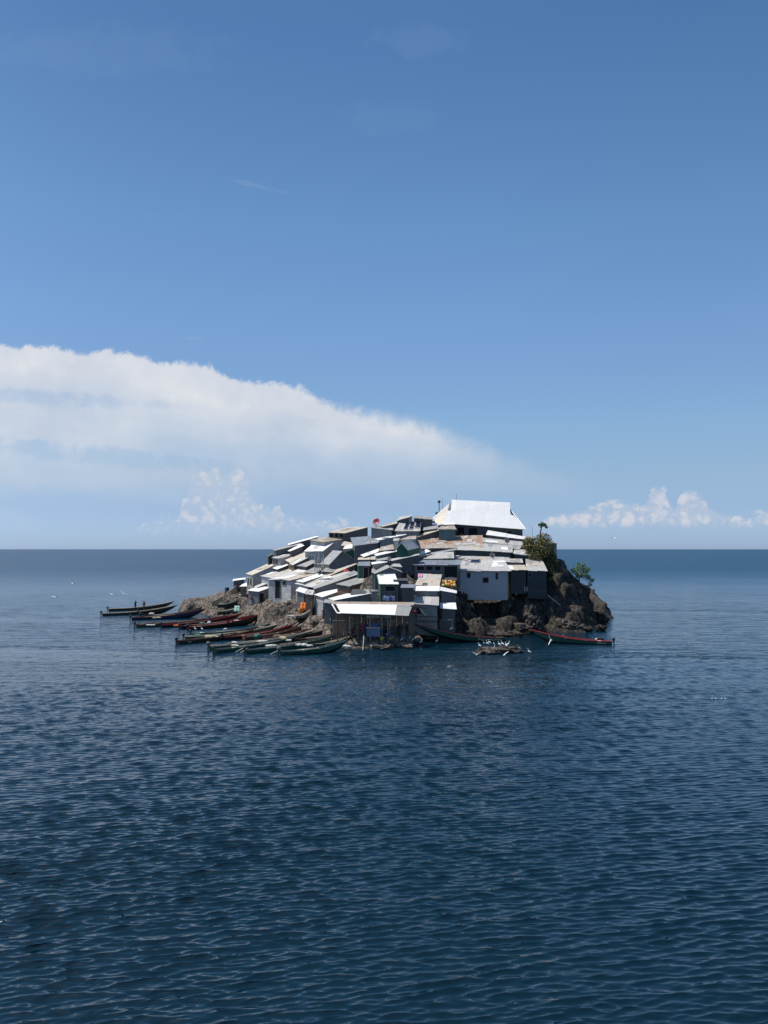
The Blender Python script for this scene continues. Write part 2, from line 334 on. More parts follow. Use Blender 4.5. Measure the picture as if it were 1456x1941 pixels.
def mesh_from(name, verts, faces, uvs=None, smooth=False, mi=None):
    me = bpy.data.meshes.new(name); me.from_pydata([tuple(v) for v in verts], [], faces)
    if uvs is not None:
        l = me.uv_layers.new(name='UVMap'); i = 0
        for fu in uvs:
            for u in fu: l.data[i].uv = u; i += 1
    if mi is not None:
        for p, k in zip(me.polygons, mi): p.material_index = k
    if smooth: me.polygons.foreach_set('use_smooth', [True] * len(me.polygons))
    me.update(); return me
class Build:
    """collects solid pieces and builds ONE mesh"""
    def __init__(s): s.v = []; s.f = []; s.u = []; s.m = []
    def quad_slab(s, a, b, c, d, th, mi=0, n=None):
        """slab whose top is a b c d (counter-clockwise from above), th thick downward along the normal"""
        a, b, c, d = map(Vector, (a, b, c, d))
        nn = n or (c - a).cross(d - b).normalized()
        lo = [p - nn * th for p in (a, b, c, d)]; i = len(s.v); s.v += [a, b, c, d] + lo
        w = (b - a).length; w2 = (c - d).length; h = (d - a).length; h2 = (c - b).length
        s.f.append((i, i + 1, i + 2, i + 3)); s.u.append([(0, 0), (w, 0), (w2, h2), (0, h)]); s.m.append(mi)
        s.f.append((i + 7, i + 6, i + 5, i + 4)); s.u.append([(0, h), (w2, h2), (w, 0), (0, 0)]); s.m.append(mi)
        for k in range(4):
            k2 = (k + 1) % 4; e = (s.v[i + k2] - s.v[i + k]).length
            s.f.append((i + k2, i + k, i + 4 + k, i + 4 + k2)); s.u.append([(e, th), (0, th), (0, 0), (e, 0)]); s.m.append(mi)
    def prism(s, top, bot, mi=0):
        """closed body between two polygons with equal counts (ccw from above)"""
        i = len(s.v); n = len(top); s.v += [Vector(p) for p in top] + [Vector(p) for p in bot]; x = 0.0
        s.f.append(tuple(range(i, i + n))); s.u.append([(p.x, p.y) for p in s.v[i:i + n]]); s.m.append(mi)
        s.f.append(tuple(range(i + 2 * n - 1, i + n - 1, -1))); s.u.append([(p.x, p.y) for p in s.v[i + n:i + 2 * n]][::-1]); s.m.append(mi)
        for k in range(n):
            k2 = (k + 1) % n; e = (Vector(bot[k2]) - Vector(bot[k])).length
            s.f.append((i + k2, i + k, i + n + k, i + n + k2))
            s.u.append([(x + e, top[k2][2]), (x, top[k][2]), (x, bot[k][2]), (x + e, bot[k2][2])]); s.m.append(mi); x += e
    def box(s, c, size, rz=0.0, mi=0):
        cx, cy, cz = c; sx, sy, sz = (q / 2 for q in size); co, si = math.cos(rz), math.sin(rz)
        P = lambda x, y, z: (cx + x * co - y * si, cy + x * si + y * co, cz + z)
        s.prism([P(-sx, -sy, sz), P(sx, -sy, sz), P(sx, sy, sz), P(-sx, sy, sz)], [P(-sx, -sy, -sz), P(sx, -sy, -sz), P(sx, sy, -sz), P(-sx, sy, -sz)], mi)
    def tube(s, pts, r, n=6, mi=0, close=True):
        pts = [Vector(p) for p in pts]; rs = r if isinstance(r, (list, tuple)) else [r] * len(pts); i = len(s.v)
        for k, p in enumerate(pts):
            t = (pts[min(k + 1, len(pts) - 1)] - pts[max(k - 1, 0)]).normalized()
            x = t.cross(Vector((0, 0, 1)));  x = x.normalized() if x.length > .01 else Vector((1, 0, 0)); y = t.cross(x)
            for j in range(n):
                a = 2 * math.pi * j / n; s.v.append(p + (x * math.cos(a) + y * math.sin(a)) * rs[k])
        for k in range(len(pts) - 1):
            for j in range(n):
                j2 = (j + 1) % n; a = i + k * n
                s.f.append((a + j, a + j2, a + n + j2, a + n + j)); s.u.append([(0, 0)] * 4); s.m.append(mi)
        if close:
            s.f.append(tuple(i + j for j in range(n))[::-1]); s.u.append([(0, 0)] * n); s.m.append(mi)
            a = i + (len(pts) - 1) * n; s.f.append(tuple(a + j for j in range(n))); s.u.append([(0, 0)] * n); s.m.append(mi)
    def blob(s, c, r, mi=0, sub=2, jag=.0, seed=0):
        bm = bmesh.new(); bmesh.ops.create_icosphere(bm, subdivisions=sub, radius=1.0); rr = random.Random(seed)
        i = len(s.v); c = Vector(c); r = Vector(r) if not isinstance(r, (int, float)) else Vector((r, r, r))
        bm.verts.ensure_lookup_table()
        for v in bm.verts:
            k = 1 + rr.uniform(-jag, jag); s.v.append(c + Vector((v.co.x * r.x * k, v.co.y * r.y * k, v.co.z * r.z * k)))
        for f in bm.faces: s.f.append(tuple(i + v.index for v in f.verts)); s.u.append([(0, 0)] * len(f.verts)); s.m.append(mi)
        bm.free()
    def build(s, name, mats, parent=None, smooth=False, origin=None):
        vs = s.v
        if origin is not None: vs = [v - Vector(origin) for v in s.v]
        me = mesh_from(name, vs, s.f, s.u, smooth, s.m); o = link(name, me, mats, parent)
        if origin is not None and parent is None: o.location = origin
        return o

# ================================================================== where things stand: depth of a roof seen at a photo pixel
PXK = [430, 465, 510, 560, 610, 660, 700, 740, 780, 830, 870, 960, 1035, 1060]
PY0 = [1100, 1090, 1100, 1115, 1120, 1132, 1140, 1150, 1150, 1120, 1085, 1085, 1080, 1060]
YK0 = [139, 137, 132, 123, 115, 107, 102, 98, 97, 103, 113, 113, 116, 119]
def yroof(px, py):
    return float(np.interp(px, PXK, YK0) + .13 * (np.interp(px, PXK, PY0) - py))
GROUND = []                    # (x, y, z) samples the terrain runs through
ROOFS = []                     # footprints that the terrain must stay under
def g_add(p, z): GROUND.append((p[0], p[1], z))

def opening(parent, p0, p1, u0, u1, t0, t1, kind, top0, top1):
    """a window or door on the wall p0->p1; t0, t1 metres below the wall top"""
    a = Vector(p0) + (Vector(p1) - Vector(p0)) * u0; b = Vector(p0) + (Vector(p1) - Vector(p0)) * u1
    zt = top0 + (top1 - top0) * (u0 + u1) / 2
    d = (b - a); d.z = 0; d.normalize(); nrm = Vector((d.y, -d.x, 0))
    w = (b - a).length; c = (a + b) / 2; z0, z1 = zt - t1, zt - t0; ang = math.atan2(d.y, d.x)
    f = .07; F = Build(); cc = c + nrm * .03
    for (dx, zc, sx, sz) in ((0, z1 + f / 2, w + 2 * f, f), (0, z0 - f / 2, w + 2 * f, f), (-(w + f) / 2, (z0 + z1) / 2, f, z1 - z0), ((w + f) / 2, (z0 + z1) / 2, f, z1 - z0)):
        if kind == 'door' and zc < z0: continue
        F.box((cc.x + d.x * dx, cc.y + d.y * dx, zc), (sx, .10, sz), ang)
    Pn = Build(); q = c + nrm * .012; Pn.box((q.x, q.y, (z0 + z1) / 2), (w, .03, z1 - z0), ang)
    if kind == 'door':
        o = Pn.build('door', M_DARK, parent, origin=parent.location); F.build('door_frame', M_FRAME, o, origin=parent.location)
    else:
        o = F.build('window', M_FRAME, parent, origin=parent.location); Pn.build('pane', M_DARK, o, origin=parent.location)

SHACKS = {}
YOFF = {"smallest dark hut at the extreme left of the skyline": 0.3, "tall grey shack with cream roof climbing to the right, leftmost of the tall ones": -0.2, "pale-fronted hut with two windows below the left skyline": -0.4, "shack with cream roof and brown side, second row on the left": 2.7, "narrow shed with a short bright roof behind the tall grey shack": 1.0, "long shack with striped pale roof sheets above the left shore": -1.4, "shack with bright folded roof strip beside the cream roof on the left": 4.7, "shack with dark open doorway and pale lit wall panel above the left shore": -1.2, "grey-roofed hut between the cream roof and the grey gable": 1.8, "tall shack of patched planks with flat weathered roof, middle of the left shore": -3.6, "shack under a long white roof edge on the upper left skyline": 5.7, "dark-sided shack on the left skyline under a thin grey roof": 0.4, "little shack with tilted bright strip of roof near the left skyline": 0.5, "shack with tan roof just below the long slate shack": 3.9, "raised shack with brilliant white roof on wooden posts, upper left": 2.3, "small bright roof in front of the low cream roof, above the green gable": 4.4, "dark green gabled shack behind the slate grey gable": -3.2, "wide shack with blue-grey roof right of the tan-roofed one": 4.3, "long slate shack with cream roof and a row of windows on the skyline": 9, "grey corrugated hut behind the red satellite dish": 5.1, "light grey shack with white roof edge below the solar panel shack": 7.4, "thin cream-roofed hut right of the red satellite dish": 7.8, "shack with dirty cream roof above the box shack with green side": 3.1, "narrow box shack with blue-grey roof and a green side strip": 2.4, "dark grey shack with a bright white roof edge, left of the green gable": 2.0, "shack with short white roof strip right of the narrow box shack": -0.9, "shed under a long thin sloping plank roof in the dark gully": 4.2, "tiny peaked roof at the edge of the dark gully": 1.1, "shack with cream strip roof and red cloth lying on it": 3.0, "long shack with pale roof running uphill from its lit front, centre left": -3.3, "narrow shack with dark grey roof along the right side of the long pale roof": -0.4, "slate grey gabled shack with steep grey roof, left of centre": 1.7, "broad shack with dull grey roof over a dark stone wall, centre": 0.2, "long open gallery with grey roof and railings left of the blue-grey plank house": -1.3, "little hut with white roof by the upper end of the gully": 2.0, "shack with pale roof and rust stains above the open gallery": -1.9, "shed under the long pale ribbon roof that crosses above the gully": 0.8, "widest shack of the village with a rust-streaked patchwork roof": 2.9, "long shack with pale edge roof over a deep slate front": 1.0, "dark green gabled shack under the rust-topped box shack": 2.0, "low shack with pale strip roof behind the plank house roof": 1.4, "small shack with pale roof behind the right end of the plank house": -1.0, "shack with light square roof ending the slate-fronted row on the right": 0.8, "low collapsed roof on the skyline left of the great white roof": 4.5, "hut with grey corrugated roof right of the solar panels": 2.3, "shack with steep light grey roof carrying three solar panels": 6.3, "hut under a long curved dirty roof strip above the rusty roof": 1.5, "low cream roof wedged between the white roof and the blue-grey roof": 4.5, "tall shack with white roof and pale painted side, lowest before the shelter": -0.4, "low shack with bright crumpled roof above the long pale roof": -3.4, "shack with raised tilted sheet roof topping the middle of the skyline": 5.2, "heap of loose roof sheets on a small hut below the tall grey shack": -0.5, "low dark shed with pale awning roof standing lowest on the left shore": -0.6, "shack with patched grey roof right of the rust-streaked roof": 0.3, "dark hut with patched roof left of the slate grey gable": 1.9, "low grey-roofed hut in front of the slate grey gable": 2.4, "dark hut in the gap right of the slate grey gable": 0.7, "dark hut beside the broad grey-roofed shack in the centre": 1.4, "shack with bright white jagged roof just above the big shelter": -0.6, "flat pale canopy on posts between the kiosk and the stepped shack": 0.2, "stepped shack, lowest part, with patched pale roof above the quay": -0.1, "grey hut between the narrow box shack and the grey gable": -0.3, "kiosk with bright white roof, dark front and green corner posts": 2.7, "dark hut at the bottom of the gully behind the white-roofed kiosk": -1.2, "shack with tan patched roof right of the white diagonal roofs": 0.6, "corrugated lean-to on the left side of the rust-topped box shack": 0.1, "second white diagonal roof strip right of the first dark green gable": 1.7}
def shack(A, B, C, D, label, roof='pale', wall='w_grey', h=2.3, dB=0.0, dD=4.0, Y=None, dC=None, ops=(), over=.18, th=.05, drop=None, cat='shack', ground=True, name='metal_shack', warp=.05, body=True, grp='patched metal shacks crowding the rock'):
    """A B C D: photo pixels of the roof corners (front left, front right, back right, back left); h: wall height at the front"""
    if h < 2.3 and ground: h *= 1.3
    YA = (yroof(*A) if Y is None else Y) + YOFF.get(label, 0.0)
    Yc = YA + dB + dD if dC is None else YA + dC
    P = [at(*A, YA), at(*B, YA + dB), at(*C, Yc), at(*D, YA + dD)]
    if ((P[2] - P[0]).cross(P[3] - P[1])).z < 0: print('FLIPPED', label)
    zmin = min(p.z for p in P)
    base = sum(P, Vector()) / 4
    zf = min(P[0].z, P[1].z) - h
    root = empty(name, (base.x, base.y, zf)); tag(root, label, cat, grp); O = root.location
    # roof: a few sheets that sag and overlap unevenly
    rb = Build(); n = max(1, int(round((P[1] - P[0]).length / 1.7))); rr = random.Random(label)
    for k in range(n):
        u0, u1 = k / n, (k + 1) / n
        e0, e1 = rr.uniform(-.06, .10), rr.uniform(-.06, .10)
        dz = .012 * (k % 2) + rr.uniform(0, warp * .4)
        a = P[0].lerp(P[1], u0); b = P[0].lerp(P[1], u1); c = P[3].lerp(P[2], u1); d = P[3].lerp(P[2], u0)
        run = (d - a).normalized() if (d - a).length > 0 else Vector((0, 1, 0))
        up = Vector((0, 0, dz))
        rb.quad_slab(a - run * e0 + up, b - run * e0 + up, c + run * e1 + up, d + run * e1 + up, th)
    W0, D0 = (P[1] - P[0]).length, (P[3] - P[0]).length
    main = MT[roof]; alts = {'white': ['pale', 'white', 'white'], 'pale': ['cream', 'grey', 'white'], 'cream': ['tan', 'pale', 'white'], 'grey': ['pale', 'blue_grey', 'grey'], 'blue_grey': ['grey', 'blue_grey', 'grey'],
            'tan': ['rusty', 'cream', 'pale'], 'rusty': ['pale', 'rusty', 'cream']}.get(roof, ['grey', 'grey', 'grey'])
    def Q(u, v, up): q = P[0].lerp(P[1], u).lerp(P[3].lerp(P[2], u), v); q.z += up; return q
    for k in range(int(min(9, W0 * D0 * (.10 if roof == 'white' else .19) * (1.0 if warp < .1 else 2.0)))):
        pw, pl = min(.9, rr.uniform(.5, 1.1) / W0), min(.9, rr.uniform(.9, 2.2) / D0)
        if rr.random() < .35: pw, pl = min(.9, rr.uniform(1.2, 2.4) / W0), min(.8, rr.uniform(.5, .9) / D0)
        u, v = rr.uniform(-.03, 1.02 - pw), rr.uniform(-.06, 1.04 - pl); t = rr.uniform(-.04, .04); up = .014 + .008 * k
        rb.quad_slab(Q(u, v + t, up), Q(u + pw, v - t, up + rr.uniform(0, .05)), Q(u + pw, v + pl - t, up + rr.uniform(0, .04) * (1 + warp * 6)), Q(u, v + pl + t, up + rr.uniform(0, .05)), .012, 1 + rr.randrange(3))
    for k in range(rr.choice((0, 0, 0, 1))):                     # battens and stones that hold the sheets down
        u, v = rr.uniform(.05, .6), rr.uniform(.05, .9); rb.tube([Q(u, v, .12), Q(min(1, u + rr.uniform(.2, .5)), v + rr.uniform(-.1, .1), .13)], .05, 5, 1)
    rb.build('roof', [main] + [MT[x] for x in alts], root, origin=O)
    # walls, set in under the roof
    cen = base
    W_ = []
    for p in P:
        q = p + (cen - p) * 0.0; dirx = Vector((cen.x - p.x, cen.y - p.y, 0)); L_ = dirx.length
        k = min(over / max(L_, .01) * 1.5, .3); q = p.lerp(cen, k); W_.append(q)
    tops = [Vector((q.x, q.y, q.z - .06)) for q in W_]
    ptf = P[0]
    bots = []
    for q, p in zip(W_, P):
        zb = q.z - (drop if drop else h) if not body == 'flat' else zf
        bots.append(Vector((q.x, q.y, min(zb, q.z - h) if ground else zb)))
    if ground:
        for q, b_ in zip(W_, bots): g_add(q, b_.z)
        bots = [Vector((b.x, b.y, b.z - .9)) for b in bots]
    else:
        zb = min(b.z for b in bots[:2]); bots = [Vector((b.x, b.y, b.z)) for b in bots]
    ROOFS.append((P, h))
    if body:
        wb = Build(); wb.prism(tops, bots)
        wo = wb.build('wall', MT[wall] if isinstance(wall, str) else wall, root, origin=O)
    for (side, u0, u1, t0, t1, kind) in ops:
        i, j = {'AB': (0, 1), 'BC': (1, 2), 'DA': (3, 0)}[side]
        opening(root, tops[i], tops[j], u0, u1, t0, t1, kind, tops[i].z, tops[j].z)
    pitch = ((P[3].z + P[2].z) - (P[0].z + P[1].z)) / 2 / max(.1, ((P[3] + P[2] - P[0] - P[1]) / 2).to_2d().length)
    w, d = (P[1] - P[0]).to_2d().length, (P[3] - P[0]).to_2d().length
    if abs(pitch) > .75 or w < .8 or d < .8: print('CHECK %-60s pitch %.2f w %.1f d %.1f' % (label[:60], pitch, w, d))
    SHACKS[label] = (root, P, tops, bots)
    return root
def gable(Lp, Pp, Rp, back, depth, label, roof='grey', wall='w_slate', h=2.2, Y=None, ops=(), grp='patched metal shacks crowding the rock', over=.25):
    """front gable seen as left eave, peak, right eave; back = pixel shift of the ridge towards its far end"""
    Y = (yroof(*Pp) if Y is None else Y) + YOFF.get(label, 0.0)
    f = [at(*q, Y) for q in (Lp, Pp, Rp)]
    bk = at(Pp[0] + back[0], Pp[1] + back[1], Y + depth) - f[1]
    f = [f[0], f[1], f[2]]; g = [q + bk for q in f]
    O = Vector(((f[0].x + g[2].x) / 2, (f[0].y + g[2].y) / 2, min(f[0].z, f[2].z) - h))
    root = empty('gabled_shack', O); tag(root, label, 'shack', grp)
    run = bk.normalized(); rb = Build()
    F = [q - run * over for q in f]; up = Vector((0, 0, .06))
    el = (F[0] - F[1]).normalized() * .15; er = (F[2] - F[1]).normalized() * .15
    rb.quad_slab(F[0] + el + up, F[1] + up, g[1] + up, g[0] + el + up, .05); rb.quad_slab(F[1] + up, F[2] + er + up, g[2] + er + up, g[1] + up, .05)
    rb.build('roof', MT[roof], root, origin=O)
    wb = Build(); zb = O.z - .9
    V_ = [f[0], f[1], f[2], g[2], g[1], g[0]]
    wb.prism(V_, [Vector((q.x, q.y, zb)) for q in V_]); wb.build('wall', MT[wall], root, origin=O)
    for (side, u0, u1, t0, t1, kind) in ops:
        a, b = (f[0], f[2]) if side == 'AB' else (g[0], f[0])
        opening(root, a, b, u0, u1, t0, t1, kind, a.z, b.z)
    for q in (f[0], f[2], g[0], g[2]): g_add(q, O.z)
    ROOFS.append(([f[0], f[2], g[2], g[0]], h)); SHACKS[label] = (root, [f[0], f[1], g[1], g[0]], None, None); dn = Vector((0, 0, -h * .7)); SHACKS[label + '#f'] = (root, [f[0] + dn, f[2] + dn, f[1], f[1]], None, None); SHACKS[label + '#r'] = (root, [f[1], f[2], g[2], g[1]], None, None)
    return root

# ================================================================== the shacks, left flank first
S = shack
S((440, 1101), (465, 1098), (466, 1095), (443, 1097.5), 'low lean-to with thin white roof at the far left end of the village', 'white', 'w_dark', h=1.7, dB=-1, dD=1.8)
S((454, 1111.5), (468, 1111), (468, 1104), (460, 1107), 'tiny white-roofed shed leaning on the tall grey shack at the left end', 'white', 'w_brown', h=1.5, dB=-.3, dD=1.6, Y=135)
S((465, 1087.5), (477.5, 1090.5), (531, 1066.5), (515, 1065), 'tall grey shack with cream roof climbing to the right, leftmost of the tall ones', 'cream', 'w_light', h=3.5, dB=-2.6, dD=2.2, ops=[('AB', .2, .38, .7, 1.7, 'window'), ('AB', .62, .8, .7, 1.7, 'window')])
S((517, 1076.5), (526, 1079.2), (549, 1070), (544, 1067.5), 'narrow shed with a short bright roof behind the tall grey shack', 'white', 'w_dark', h=1.6, dB=-1.6, dD=1.2)
S((493, 1092), (520, 1097), (583, 1078), (551, 1075), 'long shack with striped pale roof sheets above the left shore', 'pale', 'w_light', h=2.2, dB=-3, dD=2.5, warp=.2)
S((506, 1100), (531, 1099), (592, 1080), (570, 1077.5), 'shack with dark open doorway and pale lit wall panel above the left shore', 'pale', 'w_light', h=3.0, dB=-1.2, dD=2.6, Y=128.5, ops=[('AB', .55, .92, .2, 3.0, 'door')], warp=.2)
S((531, 1097.5), (549.5, 1100.5), (605, 1087.5), (581, 1082), 'tall shack of patched planks with flat weathered roof, middle of the left shore', 'cream', 'w_light', h=4.0, dB=-2, dD=2.2, ops=[('AB', .1, .5, .3, .9, 'window')])
S((468, 1119), (490, 1121.5), (512, 1113.5), (491, 1110.5), 'low dark shed with pale awning roof standing lowest on the left shore', 'white', 'w_grey', h=2.5, dB=-1.2, dD=1.8, Y=131, ops=[('BC', .1, .5, .5, 1.9, 'door')])
S((481, 1112.5), (487, 1114.5), (508, 1106), (502, 1104), 'heap of loose roof sheets on a small hut below the tall grey shack', 'pale', 'w_dark', h=1.2, dB=-1, dD=1.0, Y=132.5, warp=.3)
S((517, 1042), (521, 1043.7), (575, 1031), (566, 1029.5), 'dark-sided shack on the left skyline under a thin grey roof', 'grey', 'w_slate', h=2.4, dB=-1.8, dD=2.5)
S((545, 1031), (547, 1033.2), (605, 1017.2), (599, 1016.3), 'shack under a long white roof edge on the upper left skyline', 'white', 'w_dark', h=1.5, dB=-1.5, dD=1.5)
S((545, 1044.2), (550, 1045), (577, 1034), (570, 1031), 'little shack with tilted bright strip of roof near the left skyline', 'white', 'w_slate', h=1.9, dB=-1.6, dD=1.6, Y=137)
S((505, 1053.5), (508, 1056), (520, 1049.5), (515, 1047.5), 'smallest dark hut at the extreme left of the skyline', 'w_dark', 'w_dark', h=2.0, dB=-1.3, dD=1.3)
S((514, 1057), (527.5, 1058.7), (559, 1051.5), (540, 1049.5), 'pale-fronted hut with two windows below the left skyline', 'pale', 'w_light', h=1.9, dB=-1.5, dD=1.8, ops=[('AB', .15, .4, .3, 1.0, 'window'), ('AB', .6, .85, .3, 1.0, 'window')])
S((540, 1061.5), (550, 1067), (584, 1050), (575, 1046), 'shack with cream roof and brown side, second row on the left', 'cream', 'w_brown', h=1.9, dB=-2.2, dD=2.0)
S((549, 1069), (556, 1071.5), (591, 1054.5), (585, 1050.5), 'shack with bright folded roof strip beside the cream roof on the left', 'pale', 'w_brown', h=1.6, dB=-1.6, dD=1.6, Y=127.5, warp=.25)
S((576, 1045), (612, 1045.2), (633, 1028.7), (593, 1031), 'raised shack with brilliant white roof on wooden posts, upper left', 'white', 'w_light', h=2.0, dB=-.5, dD=3.2)
S((563, 1072.2), (581, 1074.8), (600, 1064.2), (592, 1061), 'grey-roofed hut between the cream roof and the grey gable', 'grey', 'w_dark', h=1.5, dB=-1.6, dD=1.8)
gable((624, 1070), (648, 1045), (674, 1062.5), (-17, -1.3), 4.2, 'slate grey gabled shack with steep grey roof, left of centre', 'grey', 'w_slate', h=2.0, Y=122, ops=[('DA', .2, .45, .5, 1.8, 'door')])
gable((655, 1046.5), (670, 1040.5), (679, 1050), (44, -9), 4.5, 'dark green gabled shack behind the slate grey gable', 'pale', 'w_green', h=1.7, Y=127)
gable((752.5, 1040), (762, 1029), (774, 1042), (22, -5), 2.6, 'dark green gabled shack under the rust-topped box shack', 'pale', 'w_green', h=1.9, Y=109.5)
S((620.5, 1009), (653.5, 1011), (700, 998.7), (660, 999.3), 'long slate shack with cream roof and a row of windows on the skyline', 'cream', 'w_slate', h=2.1, dB=-1.2, dD=3.4, ops=[('AB', .08, .3, .15, .8, 'window'), ('AB', .38, .6, .15, .8, 'window'), ('AB', .68, .88, .15, .8, 'window')])
S((586, 1023.7), (613, 1028), (654, 1022), (626, 1016.5), 'shack with tan roof just below the long slate shack', 'tan', 'w_light', h=1.4, dB=-1.5, dD=3)
S((670, 1034.5), (716, 1029.5), (734, 1013.3), (664, 1019), 'wide shack with blue-grey roof right of the tan-roofed one', 'blue_grey', 'w_slate', h=1.6, dB=-.3, dD=3.8)
S((711, 1021), (718, 1024), (771, 1013.3), (769, 1010.5), 'light grey shack with white roof edge below the solar panel shack', 'white', 'w_grey', h=1.7, dB=-.8, dD=1.4, Y=117)
S((646, 1034), (664, 1037), (668, 1029), (652, 1026), 'low cream roof wedged between the white roof and the blue-grey roof', 'cream', 'w_brown', h=1.2, dB=-.8, dD=2)
S((650, 1041), (668, 1039), (668, 1032), (655, 1034), 'small bright roof in front of the low cream roof, above the green gable', 'white', 'w_grey', h=1.2, dB=-.3, dD=1.6)
S((701, 1000), (745, 1005.5), (746, 1001.5), (706, 996.8), 'grey corrugated hut behind the red satellite dish', 'grey', 'w_grey', h=1.7, dB=-.4, dD=2.2)
S((748, 1006.5), (797, 1006.5), (799, 988.5), (758, 989), 'shack with steep light grey roof carrying three solar panels', 'pale', 'w_grey', h=1.0, dB=0, dD=2.6, Y=119)
S((750.5, 988), (776, 980), (784, 976), (757, 980), 'shack with raised tilted sheet roof topping the middle of the skyline', 'pale', 'w_dark', h=.9, dB=-.6, dD=2.2, Y=122.5)
S((782, 983), (822, 985), (819, 979.5), (790, 977.5), 'low collapsed roof on the skyline left of the great white roof', 'grey', 'w_dark', h=.9, dB=0, dD=2, warp=.3, Y=123)
S((719, 997.5), (726, 998.2), (757, 991), (750, 989), 'thin cream-roofed hut right of the red satellite dish', 'cream', 'w_dark', h=1.1, dB=-.8, dD=1.5)
S((757, 1023), (789, 1022), (790, 1015.5), (776, 1016), 'grey box shack with rusty pink roof in the middle of the village', 'rusty', 'w_light', h=1.7, dB=-.3, dD=2)
S((745, 1025), (757, 1024), (757, 1020), (746, 1021), 'corrugated lean-to on the left side of the rust-topped box shack', 'w_light', 'w_light', h=1.5, dB=-.1, dD=1.0, Y=113.5)
S((683, 1052), (690, 1055.5), (723, 1044), (717, 1040), 'second white diagonal roof strip right of the first dark green gable', 'white', 'w_grey', h=1.2, dB=-1.2, dD=1.2, Y=118)
S((716, 1045), (748, 1041), (745, 1032), (722, 1036.5), 'shack with tan patched roof right of the white diagonal roofs', 'tan', 'w_dark', h=1.0, dB=-.5, dD=2.4)
S((709.5, 1050), (713.5, 1053.7), (753, 1045), (749, 1041.5), 'dark grey shack with a bright white roof edge, left of the green gable', 'white', 'w_slate', h=1.5, dB=-.9, dD=1.2, Y=111)
S((678, 1061), (712, 1061), (712, 1053), (679, 1057), 'shack with dirty cream roof above the box shack with green side', 'cream', 'w_slate', h=1.2, dB=-.3, dD=2.2)
S((677, 1072), (702.5, 1072.5), (702, 1063.7), (680, 1063.7), 'narrow box shack with blue-grey roof and a green side strip', 'blue_grey', 'w_slate', h=2.0, dB=-.3, dD=2.2, ops=[('AB', .5, .9, .3, 1.9, 'door')])
S((703, 1066), (705, 1070), (735, 1065.5), (734, 1061.3), 'shack with short white roof strip right of the narrow box shack', 'white', 'w_grey', h=1.0, dB=-.7, dD=1.1)
S((736, 1060.5), (742, 1063.3), (797, 1051.3), (795, 1049.3), 'shed under a long thin sloping plank roof in the dark gully', 'pale', 'w_dark', h=1.4, dB=-.9, dD=1.0, Y=107)
S((740, 1073), (763, 1074.5), (757, 1068), (748, 1067), 'tiny peaked roof at the edge of the dark gully', 'pale', 'w_teal', h=1.2, dB=0, dD=1.5)
gable((711, 1087.5), (738, 1076), (761, 1084.5), (-4, -5), 2.8, 'grey gabled shack behind the green-trimmed kiosk', 'grey', 'w_slate', h=1.6)
S((719, 1106.6), (756, 1107), (748, 1085), (715, 1087), 'kiosk with bright white roof, dark front and green corner posts', 'white', 'w_slate', h=2.2, dB=0, dD=3.2, Y=102, ops=[('AB', .3, .85, .35, 1.0, 'window')])
S((558, 1107), (592, 1113.3), (664, 1084.5), (640, 1078.5), 'long shack with pale roof running uphill from its lit front, centre left', 'pale', 'w_light', h=3.4, dB=-2.6, dD=3, ops=[('AB', .74, .98, .15, 1.6, 'window')], warp=.2)
S((592, 1113.5), (596, 1116.5), (684, 1087), (668, 1083), 'narrow shack with dark grey roof along the right side of the long pale roof', 'grey', 'w_slate', h=1.6, dB=-1.3, dD=2)
S((603, 1093.5), (612, 1096.5), (677, 1068.5), (671, 1065.5), 'shack with cream strip roof and red cloth lying on it', 'cream', 'w_dark', h=1.6, dB=-1.5, dD=1.8)
S((560, 1101.5), (574, 1104), (610, 1092), (600, 1088), 'low shack with bright crumpled roof above the long pale roof', 'white', 'w_grey', h=1.3, dB=-1.5, dD=1.8, warp=.25)
S((636, 1107), (662, 1111.7), (711, 1097.3), (682, 1093), 'broad shack with dull grey roof over a dark stone wall, centre', 'grey', 'w_brown', h=2.3, dB=-1.6, dD=3)
S((595, 1127), (611, 1132), (653, 1117.5), (632, 1115.7), 'tall shack with white roof and pale painted side, lowest before the shelter', 'white', 'w_light', h=3.6, dB=-2, dD=2.4)
S((622, 1134.5), (634, 1138), (707, 1124), (658, 1125), 'shack with bright white jagged roof just above the big shelter', 'white', 'w_teal', h=1.7, dB=-1.2, dD=2.4, Y=107)
S((702, 1121), (717, 1121), (716, 1117.5), (703, 1117.5), 'small grey hut left of the kiosk with the white roof', 'w_grey', 'w_grey', h=2.0, dB=0, dD=1.4, Y=101.5)
S((759, 1114), (787, 1114), (788, 1107.7), (761, 1107.5), 'flat pale canopy on posts between the kiosk and the stepped shack', 'blue_grey', 'w_dark', h=1.9, dB=0, dD=1.8, Y=100.5)
# centre right
S((786, 1109.5), (833, 1110), (838, 1089), (797, 1088), 'stepped shack, upper part, with three rows of old grey roof sheets', 'cream', 'w_grey', h=.9, dB=0, dD=3.2, Y=104.0)
S((787.5, 1120), (833, 1120), (834, 1110.5), (789, 1110.5), 'stepped shack, middle part, with plain white roof and grey front', 'white', 'w_grey', h=1.6, dB=0, dD=1.6, Y=102.4)
S((833.5, 1119.5), (866, 1125), (866, 1119.5), (835, 1112), 'slate blue shack with sloping white roof under the orange net sacks', 'white', 'w_slate', h=1.7, dB=.2, dD=1.6, Y=102.4)
S((779, 1144), (832, 1148), (832, 1131), (781, 1131), 'stepped shack, lowest part, with patched pale roof above the quay', 'pale', 'w_grey', h=3.1, dB=0, dD=2.0, Y=100.4, ops=[('AB', .06, .34, .35, 1.3, 'window')])
S((834.5, 1152.5), (866, 1154.5), (864, 1143), (834, 1143), 'torn bright white awning right of the stepped shack', 'white', 'w_dark', h=1.7, dB=0, dD=1.0, Y=101.3)
